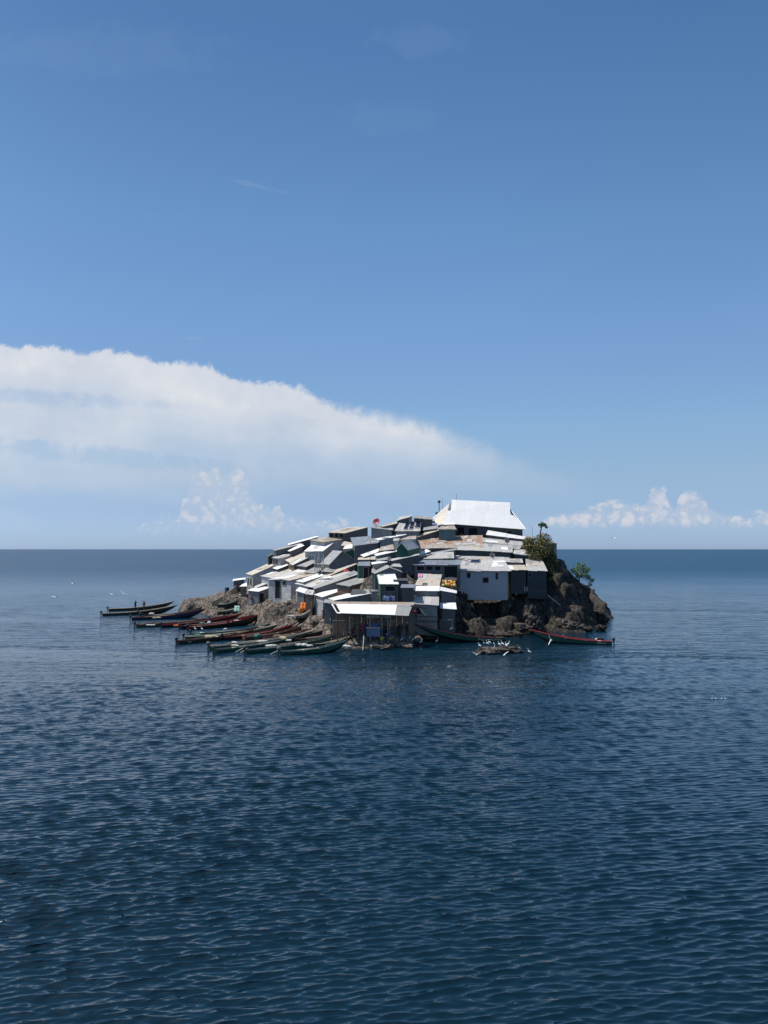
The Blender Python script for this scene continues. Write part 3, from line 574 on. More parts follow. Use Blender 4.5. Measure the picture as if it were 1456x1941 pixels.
S((861.5, 1081.5), (969.5, 1082.5), (955, 1060), (876, 1061), 'large blue-grey plank house with pale flat roof overhanging the cliff', 'pale', 'w_blue', h=4.2, dB=0, dD=4.4, Y=112.5, drop=4.35, ground=False, cat='house', name='plank_house', over=.4,
  ops=[('AB', .185, .245, .35, 1.05, 'window'), ('AB', .505, .61, 1.05, 1.75, 'window'), ('AB', .765, .80, .35, 1.25, 'window')], grp=None)
S((782, 1070.8), (872, 1071), (876, 1061), (791, 1060.3), 'long open gallery with grey roof and railings left of the blue-grey plank house', 'blue_grey', 'w_slate', h=2.9, dB=0, dD=2.6, Y=112, ops=[('AB', .06, .22, .15, .75, 'window'), ('AB', .27, .42, .15, .75, 'window'), ('AB', .47, .60, .15, .75, 'window'), ('AB', .68, .98, .15, 2.6, 'door')])
S((802, 1059.3), (861, 1058.3), (860, 1046), (810, 1049), 'shack with pale roof and rust stains above the open gallery', 'pale', 'w_dark', h=.9, dB=0, dD=3, Y=115)
S((799, 1040), (917, 1037.5), (914.5, 1014.5), (790, 1018.2), 'widest shack of the village with a rust-streaked patchwork roof', 'rusty', 'w_dark', h=1.1, dB=0, dD=5, Y=118.5)
S((866, 1042), (972, 1047), (972, 1036), (868, 1035.5), 'long shack with pale edge roof over a deep slate front', 'pale', 'w_navy', h=1.6, dB=0, dD=2.2, Y=118.8)
S((973, 1049.3), (1003.5, 1053), (995, 1041.7), (974, 1041.7), 'shack with light square roof ending the slate-fronted row on the right', 'pale', 'w_navy', h=1.1, dB=0, dD=2.2, Y=118.8)
S((768, 1056.2), (771, 1058.4), (866, 1042.3), (864, 1039.3), 'shed under the long pale ribbon roof that crosses above the gully', 'pale', 'w_dark', h=1.1, dB=-.7, dD=8, Y=111, dC=7.6)
S((793, 1048.5), (798, 1051), (816, 1045), (808, 1041), 'little hut with white roof by the upper end of the gully', 'white', 'w_dark', h=1.1, dB=-.6, dD=1.2, Y=112.6)
S((862, 1058.3), (968, 1062.5), (965, 1055.5), (862, 1052.5), 'low shack with pale strip roof behind the plank house roof', 'pale', 'w_dark', h=.6, dB=0, dD=1.4, Y=117.1)
S((957, 1065), (992, 1067), (990, 1059.5), (955, 1058.5), 'small shack with pale roof behind the right end of the plank house', 'pale', 'w_dark', h=.9, dB=0, dD=2, Y=118.4)
S((966, 1080.3), (1000, 1080.8), (995, 1071), (960, 1070.5), 'slate shack with light roof squeezed right of the plank house', 'cream', 'w_navy', h=2.6, dB=0, dD=2.4, Y=115, drop=2.7)
S((998, 1081), (1038.5, 1083.5), (1028, 1062), (996, 1059), 'rightmost slate blue shack with angled pale roof on the cliff edge', 'pale', 'w_navy', h=3.3, dB=0, dD=4.2, Y=115.4, drop=3.35, warp=.15, ops=[('AB', .05, .2, .4, 1.0, 'window')])
S((921, 1014.3), (996, 1022.8), (998, 1017.5), (925, 1005.8), 'shack with long curled white roof below the great white hall', 'white', 'w_dark', h=1.0, dB=0, dD=2.2, Y=125.6, warp=.2)
S((915, 1028), (992, 1035), (990, 1026.5), (915, 1019.5), 'shack with flat pale roof below a round grey dish, upper right', 'pale', 'w_dark', h=1.0, dB=0, dD=2.2, Y=123.2)
S((915, 1036.7), (984, 1041.3), (990, 1035), (916, 1029), 'shack with patched grey roof right of the rust-streaked roof', 'pale', 'w_slate', h=.9, dB=0, dD=1.7, Y=121.3)
S((829, 1003), (866, 1004), (861, 996), (836, 997), 'hut with tan roof and teal front at the foot of the great white hall', 'tan', 'w_teal', h=1.4, dB=0, dD=1.9, Y=124.5)
S((828, 995), (863, 994), (862, 991), (833, 992), 'hut with thin white roof between the tan roof and the great hall', 'white', 'w_dark', h=.9, dB=0, dD=1.4, Y=126.6)
S((801, 1005), (828, 1001.5), (828, 993), (803, 996.5), 'hut with grey corrugated roof right of the solar panels', 'grey', 'w_grey', h=1.0, dB=0, dD=1.8, Y=124)
S((789, 1015), (791, 1018.3), (833, 1005), (829, 1001.5), 'hut under a long curved dirty roof strip above the rusty roof', 'cream', 'w_dark', h=.8, dB=-.8, dD=1.2, Y=124.2)
S((1040, 1029.5), (1050, 1030.5), (1057, 1028.5), (1043, 1026.5), 'slate hut mostly hidden behind the bushes at the right edge', 'pale', 'w_slate', h=2.0, dB=0, dD=2.4, Y=124)
S((994, 1021), (1015, 1022.5), (1012, 1017), (998, 1016), 'low grey roof between the great hall and the bushes', 'grey', 'w_dark', h=1.0, dB=0, dD=2, Y=126)
S((560, 1120), (577, 1125), (583, 1117), (567, 1113), 'small awning hut of pale sheets on the rocks, left of the orange cloth', 'white', 'w_grey', h=2.4, dB=-.8, dD=1.6, Y=117.5, warp=.2)
S((577, 1126), (593, 1128), (596, 1119), (583, 1117.5), 'ragged plank hut with grey roof just behind the orange cloth', 'pale', 'w_brown', h=3.0, dB=-.6, dD=1.8, Y=116)

S((608, 1083), (630, 1085), (640, 1078), (618, 1076), 'low grey-roofed hut in front of the slate grey gable', 'grey', 'w_dark', h=1.3, dB=-.6, dD=1.8)
S((575, 1085), (596, 1087.5), (612, 1078), (594, 1075.5), 'dark hut with patched roof left of the slate grey gable', 'grey', 'w_dark', h=1.5, dB=-.8, dD=1.8)
S((704, 1085), (712, 1087), (712, 1079), (705, 1078), 'grey hut between the narrow box shack and the grey gable', 'grey', 'w_slate', h=2.2, dB=-.3, dD=1.5)
S((713, 1063), (737, 1060), (737, 1055), (714, 1057), 'dark low hut right of the dirty cream roof', 'grey', 'w_dark', h=1.3, dB=0, dD=1.6)
S((745, 1100), (775, 1101), (774, 1096), (748, 1096), 'dark hut at the bottom of the gully behind the white-roofed kiosk', 'w_dark', 'w_dark', h=1.7, dB=0, dD=1.6, Y=106.5)
S((664, 1126), (704, 1126), (703, 1117), (668, 1117), 'dark hut beside the broad grey-roofed shack in the centre', 'w_dark', 'w_slate', h=1.6, dB=0, dD=1.8, Y=106)
S((612, 1142), (632, 1145), (634, 1138), (616, 1136), 'small slate shed behind the left end of the big shelter', 'grey', 'w_slate', h=2.2, dB=-.4, dD=1.8, Y=104)
S((842, 1100), (866, 1100), (866, 1095), (843, 1095), 'dark storage hut under the railing, left of the plank house', 'w_dark', 'w_dark', h=1.6, dB=0, dD=1.6, Y=109)

def green_trim(key, sides=(0, 1), edge=True, r=.08):
    root, P, tops, bots = SHACKS[key]; O = root.location
    for i in sides:
        q = Build(); n = Vector((0, -.06, 0)); q.tube([tops[i] + n, Vector((tops[i].x, tops[i].y, bots[i].z)) + n], r, 5); q.build('corner_post', M_GREEN, root, origin=O)
    if edge: q = Build(); q.tube([P[0] + Vector((-.04, 0, -.06)), P[3] + Vector((-.04, 0, -.06))], .07, 5); q.tube([P[0] + Vector((0, -.03, -.07)), P[1] + Vector((0, -.03, -.07))], .06, 5); q.build('roof_trim', M_GREEN, root, origin=O)
green_trim('kiosk with bright white roof, dark front and green corner posts')
green_trim('narrow box shack with blue-grey roof and a green side strip', (0,), False, .2)
# ------------------------------------------------------------------ the great white hall on the summit
def great_hall():
    Yf, run = 128.0, 4.8
    eL, eR = at(841, 992, Yf), at(998, 1003.5, Yf)
    Yr = Yf + run
    rL, rR = at(856.5, 947, Yr), at(967, 952.5, Yr)
    bL, bR = at(854, 968, Yf + run * .52), at(967, 976, Yf + run * .52)
    O = Vector(((eL.x + eR.x) / 2, Yf + run, eR.z - 2.4))
    root = empty('community_hall', O); tag(root, 'great hall with steep brilliant white gabled hip roof on the summit', 'hall')
    def mirror(p): return Vector((p.x, 2 * Yr - p.y, p.z))
    r = Build(); t = .08
    bl2, br2 = mirror(bL), mirror(bR); el2, er2 = mirror(eL), mirror(eR)
    # upper slopes (gablet) and lower skirt, front and back
    r.quad_slab(bL, bR, rR, rL, t); r.quad_slab(br2, bl2, rL, rR, t)
    eL2 = eL; r.quad_slab(eL, eR, bR + (bR - bL).normalized() * .6, bL - (bR - bL).normalized() * .6, t)
    r.quad_slab(er2, el2, bl2, br2, t)
    # hip ends
    hl0, hl1 = at(812, 990.5, Yf + 1.0), None
    tipL = Vector((bL.x - .2, Yr, (bL.z + rL.z) / 2 + .4)); hl1 = Vector((hl0.x, 2 * Yr - hl0.y, hl0.z))
    r.quad_slab(hl0, bL + Vector((-.9, -.6, -1.6)), tipL + Vector((.2, .2, 0)), hl1, t)
    tipR = Vector((bR.x + .2, Yr, (bR.z + rR.z) / 2 + .3)); hr0 = at(1000.5, 1002, Yf + .9); hr1 = Vector((hr0.x, 2 * Yr - hr0.y, hr0.z))
    r.quad_slab(Vector((eR.x, eR.y, eR.z)), hr1, tipR + Vector((0, .4, 0)), tipR + Vector((0, -.6, -.2)), t)
    ro = r.build('roof', MT['white'], root, origin=O)
    w = Build(); x0, x1, y0, y1 = eL.x + .3, eR.x - .5, Yf + .8, 2 * Yr - Yf - .8
    zl, zr = eL.z + .35, eR.z + .35; zb = O.z - .8
    w.prism([(x0, y0, zl), (x1, y0, zr), (x1, y1, zr), (x0, y1, zl)], [(x0, y0, zb), (x1, y0, zb), (x1, y1, zb), (x0, y1, zb)])
    w.build('wall', MT['w_dark'], root, origin=O)
    cl = Build(); i = 0; pts = [hl0 + Vector((.25, .3, -.1)), eL + Vector((.2, .15, -.05)), bL + Vector((-.5, .15, -.1)), tipL + Vector((.2, -.2, -.15))]
    off = Vector((.1, .15, 0)); cl.v += pts + [p + off for p in pts]; cl.f += [(0, 1, 2, 3), (7, 6, 5, 4)] + [(k, k + 4, (k + 1) % 4 + 4, (k + 1) % 4) for k in range(4)]; cl.u += [[(0, 0), (3, 0), (3, 3), (0, 3)]] * 6; cl.m += [0] * 6
    cl.build('end_panel', MT['cream'], root, origin=O)
    gbl = Build()
    for (b_, r_, c_) in ((bL, rL, bl2), (bR, rR, br2)):
        s_ = -1 if b_ is bL else 1
        a, m, c = b_ + Vector((-.25 * s_, .25, -.1)), r_ + Vector((-.25 * s_, 0, -.25)), c_ + Vector((-.25 * s_, -.25, -.1))
        k = Vector((.08 * s_, 0, 0)); i = len(gbl.v)
        gbl.v += [a, m, c, a - k, m - k, c - k]
        gbl.f += [(i, i + 1, i + 2), (i + 5, i + 4, i + 3), (i, i + 3, i + 4, i + 1), (i + 1, i + 4, i + 5, i + 2), (i + 2, i + 5, i + 3, i)]
        gbl.u += [[(0, 0)] * 3, [(0, 0)] * 3] + [[(0, 0)] * 4] * 3; gbl.m += [0] * 5
    gbl.build('gable_panel', MT['w_grey'], root, origin=O)
    a, b = Vector((x0, y0, zl)), Vector((x1, y0, zr))
    for u0, u1 in ((.03, .12), (.16, .25), (.30, .42), (.60, .67), (.8, .86)): opening(root, a, b, u0, u1, .75, 2.0, 'window' if u0 > .5 else 'door', zl, zr)
    for x in (x0, x1):
        for y in (y0, y1): g_add((x, y), O.z)
    g_add(((x0 + x1) / 2, y0), O.z); g_add(((x0 + x1) / 2, y1), O.z)
    ROOFS.append(([Vector((x0, y0, zl)), Vector((x1, y0, zr)), Vector((x1, y1, zr)), Vector((x0, y1, zl))], 2.0))
great_hall()

# ------------------------------------------------------------------ the big open shelter at the quay
def shelter():
    Y0, dp = 94.5, 3.4
    A, B, Cc, D = at(639, 1162, Y0), at(777, 1166.5, Y0), at(786, 1141.5, Y0 + dp), at(626, 1140, Y0 + dp)
    O = Vector(((A.x + B.x) / 2, Y0 + 1.5, .5)); root = empty('open_shelter', O)
    tag(root, 'long open-sided shelter with white sheet roof on posts at the quay', 'shelter')
    r = Build()
    def P(u, v, up=0): q = A.lerp(B, u).lerp(D.lerp(Cc, u), v); q.z += up; return q
    def slab(u0, u1, v0, v1, up, mi): r.quad_slab(P(u0, v0, up), P(u1, v0, up), P(u1, v1, up), P(u0, v1, up), .05, mi)
    slab(.05, .80, -.03, .76, .05, 0)          # bright new sheets
    slab(.0, 1.0, .76, 1.0, .0, 1)             # tan strip at the back
    slab(.80, .985, -.03, .66, .0, 2); slab(.80, .97, .66, .76, .02, 2)   # old grey sheets at the right
    slab(.0, .05, -.02, .08, 0, 0); slab(-.005, .012, .08, .80, 0, 0)    # frame left where sheets are gone
    r.build('roof', [MT['white'], MT['tan'], MT['grey']], root, origin=O)
    for u in (0.01, .14, .30, .46, .62, .70, .80, .985):
        for v in (0.03, .95):
            p = P(u, v, -.05); z0 = .3 if v < .5 else .8
            t = Build(); t.tube([(p.x, p.y, z0), (p.x + random.uniform(-.08, .08), p.y, p.z)], .07); t.build('post', M_FRAME if (v < .5 and u in (.46, .62, .70)) else M_TIMBER, root, origin=O)
    for v in (.03, .5, .95):
        t = Build(); t.tube([P(0, v, -.09), P(1, v, -.09)], .06); t.build('beam', M_TIMBER, root, origin=O)
    bw = Build()  # boards added so the space under the roof looks dark
    for k in range(14):
        u = .02 + k * .07; p, q_ = P(u, .93, -.5 - .55 * (k * 7 % 5) / 2), P(u + .066, .93, -.5 - .55 * (k * 7 % 5) / 2)
        z0 = .5; bw.prism([p, q_, q_ + Vector((0, .05, 0)), p + Vector((0, .05, 0))], [(p.x, p.y, z0), (q_.x, q_.y, z0), (q_.x, q_.y + .05, z0), (p.x, p.y + .05, z0)])
    bw.build('added_backdrop', MT['w_brown'], root, origin=O)
    ROOFS.append(([A, B, Cc, D], 2.9))
shelter()

# ================================================================== the rock itself
SHORE_PX = [(352, 1148.5), (338, 1156), (345, 1161), (372, 1160), (395, 1168), (425, 1173), (455, 1176), (482, 1184), (500, 1190), (525, 1196), (560, 1203), (600, 1212), (632, 1221), (655, 1229),
            (690, 1229.5), (740, 1228.5), (778, 1226), (800, 1217), (822, 1209), (868, 1206), (905, 1208), (945, 1206), (972, 1202), (1003, 1199), (1040, 1197), (1075, 1199), (1110, 1199),
            (1122, 1194), (1132, 1186), (1147, 1176)]
SHORE = [onz(*p) for p in SHORE_PX]
SHORE = [(p.x, p.y) for p in SHORE] + [(40.5, 136), (41, 146), (37, 155), (28, 162), (12, 166), (-6, 168), (-20, 170), (-32, 171), (-41, 168)]
# ground seen between the shacks and along the shore: (px, py, z)
SPOT = [(400, 1150, 1.0), (430, 1146, 1.6), (455, 1140, 2.1), (480, 1150, 2.0), (420, 1160, .7), (450, 1163, .9), (500, 1158, 1.9), (530, 1150, 2.6), (520, 1170, 1.1), (550, 1160, 2.0), (560, 1175, 1.2),
        (585, 1172, 1.5), (600, 1185, 1.0), (570, 1188, .8), (530, 1182, .8), (620, 1195, .9), (640, 1205, .7), (620, 1180, 1.4), (430, 1125, 2.6), (445, 1118, 3.0), (468, 1131, 2.6),
        (660, 1214, .75), (700, 1219, .8), (740, 1218, .8), (775, 1215, .8), (690, 1200, 1.2), (740, 1200, 1.2), (780, 1195, 1.3), (650, 1190, 1.5), (800, 1206, .6),
        (760, 1140, 3.9), (770, 1120, 5.2), (790, 1095, 6.6), (775, 1085, 7.3), (780, 1070, 8.4),
        (885, 1192, .8), (900, 1178, 1.5), (930, 1186, 1.1), (950, 1196, .6), (870, 1190, .8), (860, 1178, 1.4)]
for px, py, z in SPOT: g_add(onz(px, py, z), z)
# cliff under the plank house and the right-hand crags: (px, Y, z)
CL = []
for px in range(862, 1040, 14):
    x = (px - 728) / FPX
    CL += [(x * 114.3, 114.3, 1.2 if px < 955 else .6), (x * 115.2, 115.2, 2.2), (x * 115.9, 115.9, 4.1), (x * 117.5, 117.5, 4.6)]
CL += [(21.5, 115.6, 4.5), (24.2, 116.0, 5.0), (26, 116.5, 5.0), (28.2, 119, 6.6),
       (27, 119, 8.5), (27.4, 121, 9.4), (29, 122.5, 8.0), (26, 114.4, 1.4), (24, 113.8, 1.6), (22, 113.6, 1.8), (28, 115.5, 3.0), (30, 117, 3.4), (31.5, 118, 2.2), (30, 113.5, .7), (28, 112.8, .7), (32, 115.5, .9), (33, 119, .9), (34, 121, .6),
       (25.5, 122, 12.0), (26.8, 124, 11.0), (28, 130, 7.0), (30, 135, 4.6), (34, 140, 1.8), (20, 131, 13), (10, 134, 14), (0, 138, 13.5), (-8, 142, 12.5), (10, 145, 9), (22, 145, 7.5), (-5, 150, 8.5), (-18, 148, 9.5), (-25, 150, 6), (-15, 158, 5),
       (5, 156, 4.5), (-34, 156, 2.2), (-38, 163, 1.2), (-32, 148, 2.4), (-40, 160, 1.0)]
CL += [tuple(at(*q)) for q in ((1060, 1062, 122), (1074, 1084, 122), (1088, 1098, 122.5), (1098, 1112, 123), (1105, 1134, 124.5), (1118, 1148, 126), (1132, 1156, 127.5), (1141, 1166, 128.5))]
CL += [(33.5, 128, 2.4), (34.8, 131, 1.4), (36.6, 132, .8), (31, 128, 4.2)]
GROUND += CL
def in_poly(x, y, poly):
    inside = np.zeros(x.shape, bool); n = len(poly); j = n - 1
    for i in range(n):
        xi, yi = poly[i]; xj, yj = poly[j]
        c = ((yi > y) != (yj > y)) & (x < (xj - xi) * (y - yi) / (yj - yi + 1e-12) + xi); inside ^= c; j = i
    return inside
def dist_poly(x, y, poly):
    d = np.full(x.shape, 1e9); n = len(poly)
    for i in range(n):
        ax, ay = poly[i]; bx, by = poly[(i + 1) % n]; vx, vy = bx - ax, by - ay
        t = np.clip(((x - ax) * vx + (y - ay) * vy) / (vx * vx + vy * vy), 0, 1)
        d = np.minimum(d, np.hypot(x - ax - t * vx, y - ay - t * vy))
    return d
def smooth_noise(x, y, z, seed, octs):
    """value noise on a 3-D lattice"""
    out = np.zeros(x.shape)
    for k, (f, a) in enumerate(octs):
        g = np.random.default_rng(seed + k).random((32, 32, 32))
        X, Y, Z = x * f, y * f, z * f
        ix, iy, iz = np.floor(X).astype(int), np.floor(Y).astype(int), np.floor(Z).astype(int)
        fx, fy, fz = X - ix, Y - iy, Z - iz
        fx, fy, fz = [q * q * (3 - 2 * q) for q in (fx, fy, fz)]
        v = 0
        for dx in (0, 1):
            for dy in (0, 1):
                for dz in (0, 1):
                    v = v + g[(ix + dx) % 32, (iy + dy) % 32, (iz + dz) % 32] * (fx if dx else 1 - fx) * (fy if dy else 1 - fy) * (fz if dz else 1 - fz)
        out += a * (v - .5) * 2
    return out
GP = np.array([(a, b, c) for a, b, c in GROUND], float)
def height(x, y):
    """terrain height for arrays of points"""
    x = np.asarray(x, float); y = np.asarray(y, float); shp = x.shape; xf, yf = x.ravel(), y.ravel()
    num = np.zeros(xf.shape); den = np.zeros(xf.shape)
    for gx, gy, gz in GP:
        w = 1.0 / (((xf - gx) ** 2 + (yf - gy) ** 2) + .15) ** 2.0
        num += w * gz; den += w
    z = num / den
    ins = in_poly(xf, yf, SHORE); d = dist_poly(xf, yf, SHORE)
    k = np.clip(d / 1.6, 0, 1); k = k * k * (3 - 2 * k)
    z = np.where(ins, .12 + (z - .12) * k, -.75 * d - .05)
    # keep clear of every roof
    for P, h in ROOFS:
        quad = [(p.x, p.y) for p in P]
        cx = sum(q[0] for q in quad) / 4; cy = sum(q[1] for q in quad) / 4
        quad = [(cx + (a - cx) * 1.12, cy + (b - cy) * 1.12) for a, b in quad]
        x0, x1 = min(a for a, b in quad), max(a for a, b in quad); y0, y1 = min(b for a, b in quad), max(b for a, b in quad)
        s = np.where((xf > x0) & (xf < x1) & (yf > y0) & (yf < y1))[0]
        if not len(s): continue
        i2 = in_poly(xf[s], yf[s], quad); s = s[i2]
        if not len(s): continue
        a, b, c = P[0], P[1], P[3]; n = (b - a).cross(c - a)
        zr = a.z - ((xf[s] - a.x) * n.x + (yf[s] - a.y) * n.y) / n.z
        z[s] = np.minimum(z[s], np.maximum(zr - max(.55, h * .8), min(p.z for p in P) - h - 1.0))
    # the yard in front of every shack lies no higher than its floor
    for P, h in ROOFS:
        zf = min(P[0].z, P[1].z) - h
        for dy, up in ((-.8, .15), (-1.7, .5), (-2.6, 1.0)):
            quad = [(p.x, p.y + dy) for p in P]
            x0, x1 = min(a for a, b in quad), max(a for a, b in quad); y0, y1 = min(b for a, b in quad), max(b for a, b in quad)
            s = np.where((xf > x0) & (xf < x1) & (yf > y0) & (yf < y1))[0]
            if len(s): s = s[in_poly(xf[s], yf[s], quad)]
            if len(s): z[s] = np.minimum(z[s], zf + up)
    return z.reshape(shp)
def build_island():
    st = .27
    xs = np.arange(-50, 46, st); ys = np.arange(86, 176, st)
    X, Y = np.meshgrid(xs, ys, indexing='ij'); Z = height(X, Y)
    gx, gy = np.gradient(Z, st); ln = np.sqrt(gx ** 2 + gy ** 2 + 1)
    near = np.clip((Z + .4) / .8, 0, 1)
    xf, yf = X.ravel(), Y.ravel(); calm = np.ones(xf.shape)
    for P, h in ROOFS:
        cx = sum(p.x for p in P) / 4; cy = sum(p.y for p in P) / 4; rr_ = max((p.to_2d() - Vector((cx, cy))).length for p in P)
        d_ = np.hypot(xf - cx, yf - cy) / (rr_ + .3); calm = np.minimum(calm, np.clip((d_ - .75) / .6, .12, 1))
    near = near * calm.reshape(X.shape)
    n1 = smooth_noise(X, Y, Z * .7, 1, [(.5, .26), (1.05, .26), (2.3, .20), (4.7, .18)])
    n1 = np.abs(n1) * 1.6 - .25                      # creased rock
    steep = np.clip((np.hypot(gx, gy) - .7) / 1.5, 0, 1)
    amp = (.44 + .22 * np.clip(Z / 5, 0, 1) + steep * .75) * near
    n2 = smooth_noise(X + 31, Y + 7, Z, 9, [(.8, .4), (1.9, .25)])
    X2 = X - gx / ln * n1 * amp + n2 * .22 * near; Y2 = Y - gy / ln * n1 * amp - n2 * .2 * near; Z2 = Z + n1 * amp / ln
    n, m = X.shape; idx = np.arange(n * m).reshape(n, m)
    f = np.stack([idx[:-1, :-1], idx[1:, :-1], idx[1:, 1:], idx[:-1, 1:]], -1).reshape(-1, 4)
    keep = (Z.ravel()[f].max(1) > -1.6); f = f[keep]
    used = np.unique(f); remap = -np.ones(n * m, int); remap[used] = np.arange(len(used)); f = remap[f]
    co = np.stack([X2, Y2, Z2], -1).reshape(-1, 3)[used]
    me = bpy.data.meshes.new('rock_island'); me.from_pydata(co.tolist(), [], f.tolist()); me.update(); me.polygons.foreach_set('use_smooth', [True] * len(me.polygons))
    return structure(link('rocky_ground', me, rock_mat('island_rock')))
def rock_mat(name, dark=.80, warm=0.0):
    m, nt, b = newmat(name); geo = N(nt, 'ShaderNodeNewGeometry'); P = geo.outputs['Position']
    mpv = N(nt, 'ShaderNodeMapping'); L(nt, P, mpv.inputs[0]); mpv.inputs['Scale'].default_value = (1, 1, .35)
    a = NOISE(nt, mpv.outputs[0], .8, 6, .65, .8); c = NOISE(nt, P, 3.4, 6, .66, .3); 
    vo = N(nt, 'ShaderNodeTexVoronoi', feature='DISTANCE_TO_EDGE'); vo.inputs['Scale'].default_value = 1.25
    off = N(nt, 'ShaderNodeVectorMath', operation='ADD'); L(nt, P, off.inputs[0]); L(nt, VEC(nt, c, a, c), off.inputs[1]); L(nt, off.outputs[0], vo.inputs['Vector'])
    crack = MR(nt, vo.outputs['Distance'], 0.0, .10, .22, 1.0)
    col = MIX(nt, MR(nt, a, .35, .65), tuple(x * dark for x in (.075, .062, .052)), tuple(x * dark for x in (.25, .20, .16)))
    col = MIX(nt, MR(nt, c, .55, .75), col, tuple(x * dark for x in (.42, .345, .275)))
    col = MIX(nt, MR(nt, c, .47, .30), col, tuple(x * dark for x in (.030, .025, .021)))
    s = N(nt, 'ShaderNodeSeparateXYZ'); L(nt, P, s.inputs[0])
    wet = MR(nt, M(nt, 'ADD', s.outputs[2], M(nt, 'MULTIPLY', c, .3)), .15, .55, .45, 1.0)        # the splash line is wet
    side = MR(nt, M(nt, 'ADD', s.outputs[0], M(nt, 'MULTIPLY', a, 4.0)), 4, 14, 1.6, .55)      # lit rubble in the west painted paler, shaded cliff rock in the east painted darker
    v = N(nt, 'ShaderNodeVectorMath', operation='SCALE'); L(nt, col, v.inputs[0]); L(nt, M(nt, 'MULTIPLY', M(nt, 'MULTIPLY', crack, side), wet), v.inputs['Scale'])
    L(nt, v.outputs[0], b.inputs['Base Color']); b.inputs['Roughness'].default_value = .9
    bp = N(nt, 'ShaderNodeBump'); bp.inputs['Strength'].default_value = .9; bp.inputs['Distance'].default_value = .45
    L(nt, M(nt, 'ADD', c, M(nt, 'MULTIPLY', crack, .4)), bp.inputs['Height']); L(nt, bp.outputs[0], b.inputs['Normal'])
    return m
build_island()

# ================================================================== boats
M_WOODIN = plain('boat_inside_wood', (.20, .15, .10), .8)
def paint(name, c): return plain(name, c, .45, .25, 2.0)
BP = {'black': paint('black_tar', (.012, .013, .014)), 'green': paint('dark_green_paint', (.012, .075, .05)), 'navy': paint('navy_paint', (.018, .022, .06)), 'brown': paint('brown_boat_paint', (.05, .035, .025)),
      'red': paint('red_paint', (.33, .025, .03)), 'maroon': paint('maroon_paint', (.13, .03, .035)), 'cream': paint('cream_paint', (.52, .46, .34)), 'teal': paint('teal_paint', (.10, .16, .17)),
      'olive': paint('olive_paint', (.10, .11, .06)), 'wood': plain('bare_plank_wood', (.46, .30, .17), .8), 'white': paint('boat_white_paint', (.7, .7, .66)), 'rust': paint('dull_red_paint', (.17, .06, .04))}
M_MOTOR = plain('motor_black', (.015, .016, .018), .35, .2)
M_COVER = plain('motor_cover_cloth', (.17, .17, .145), .9)
BOATS = []
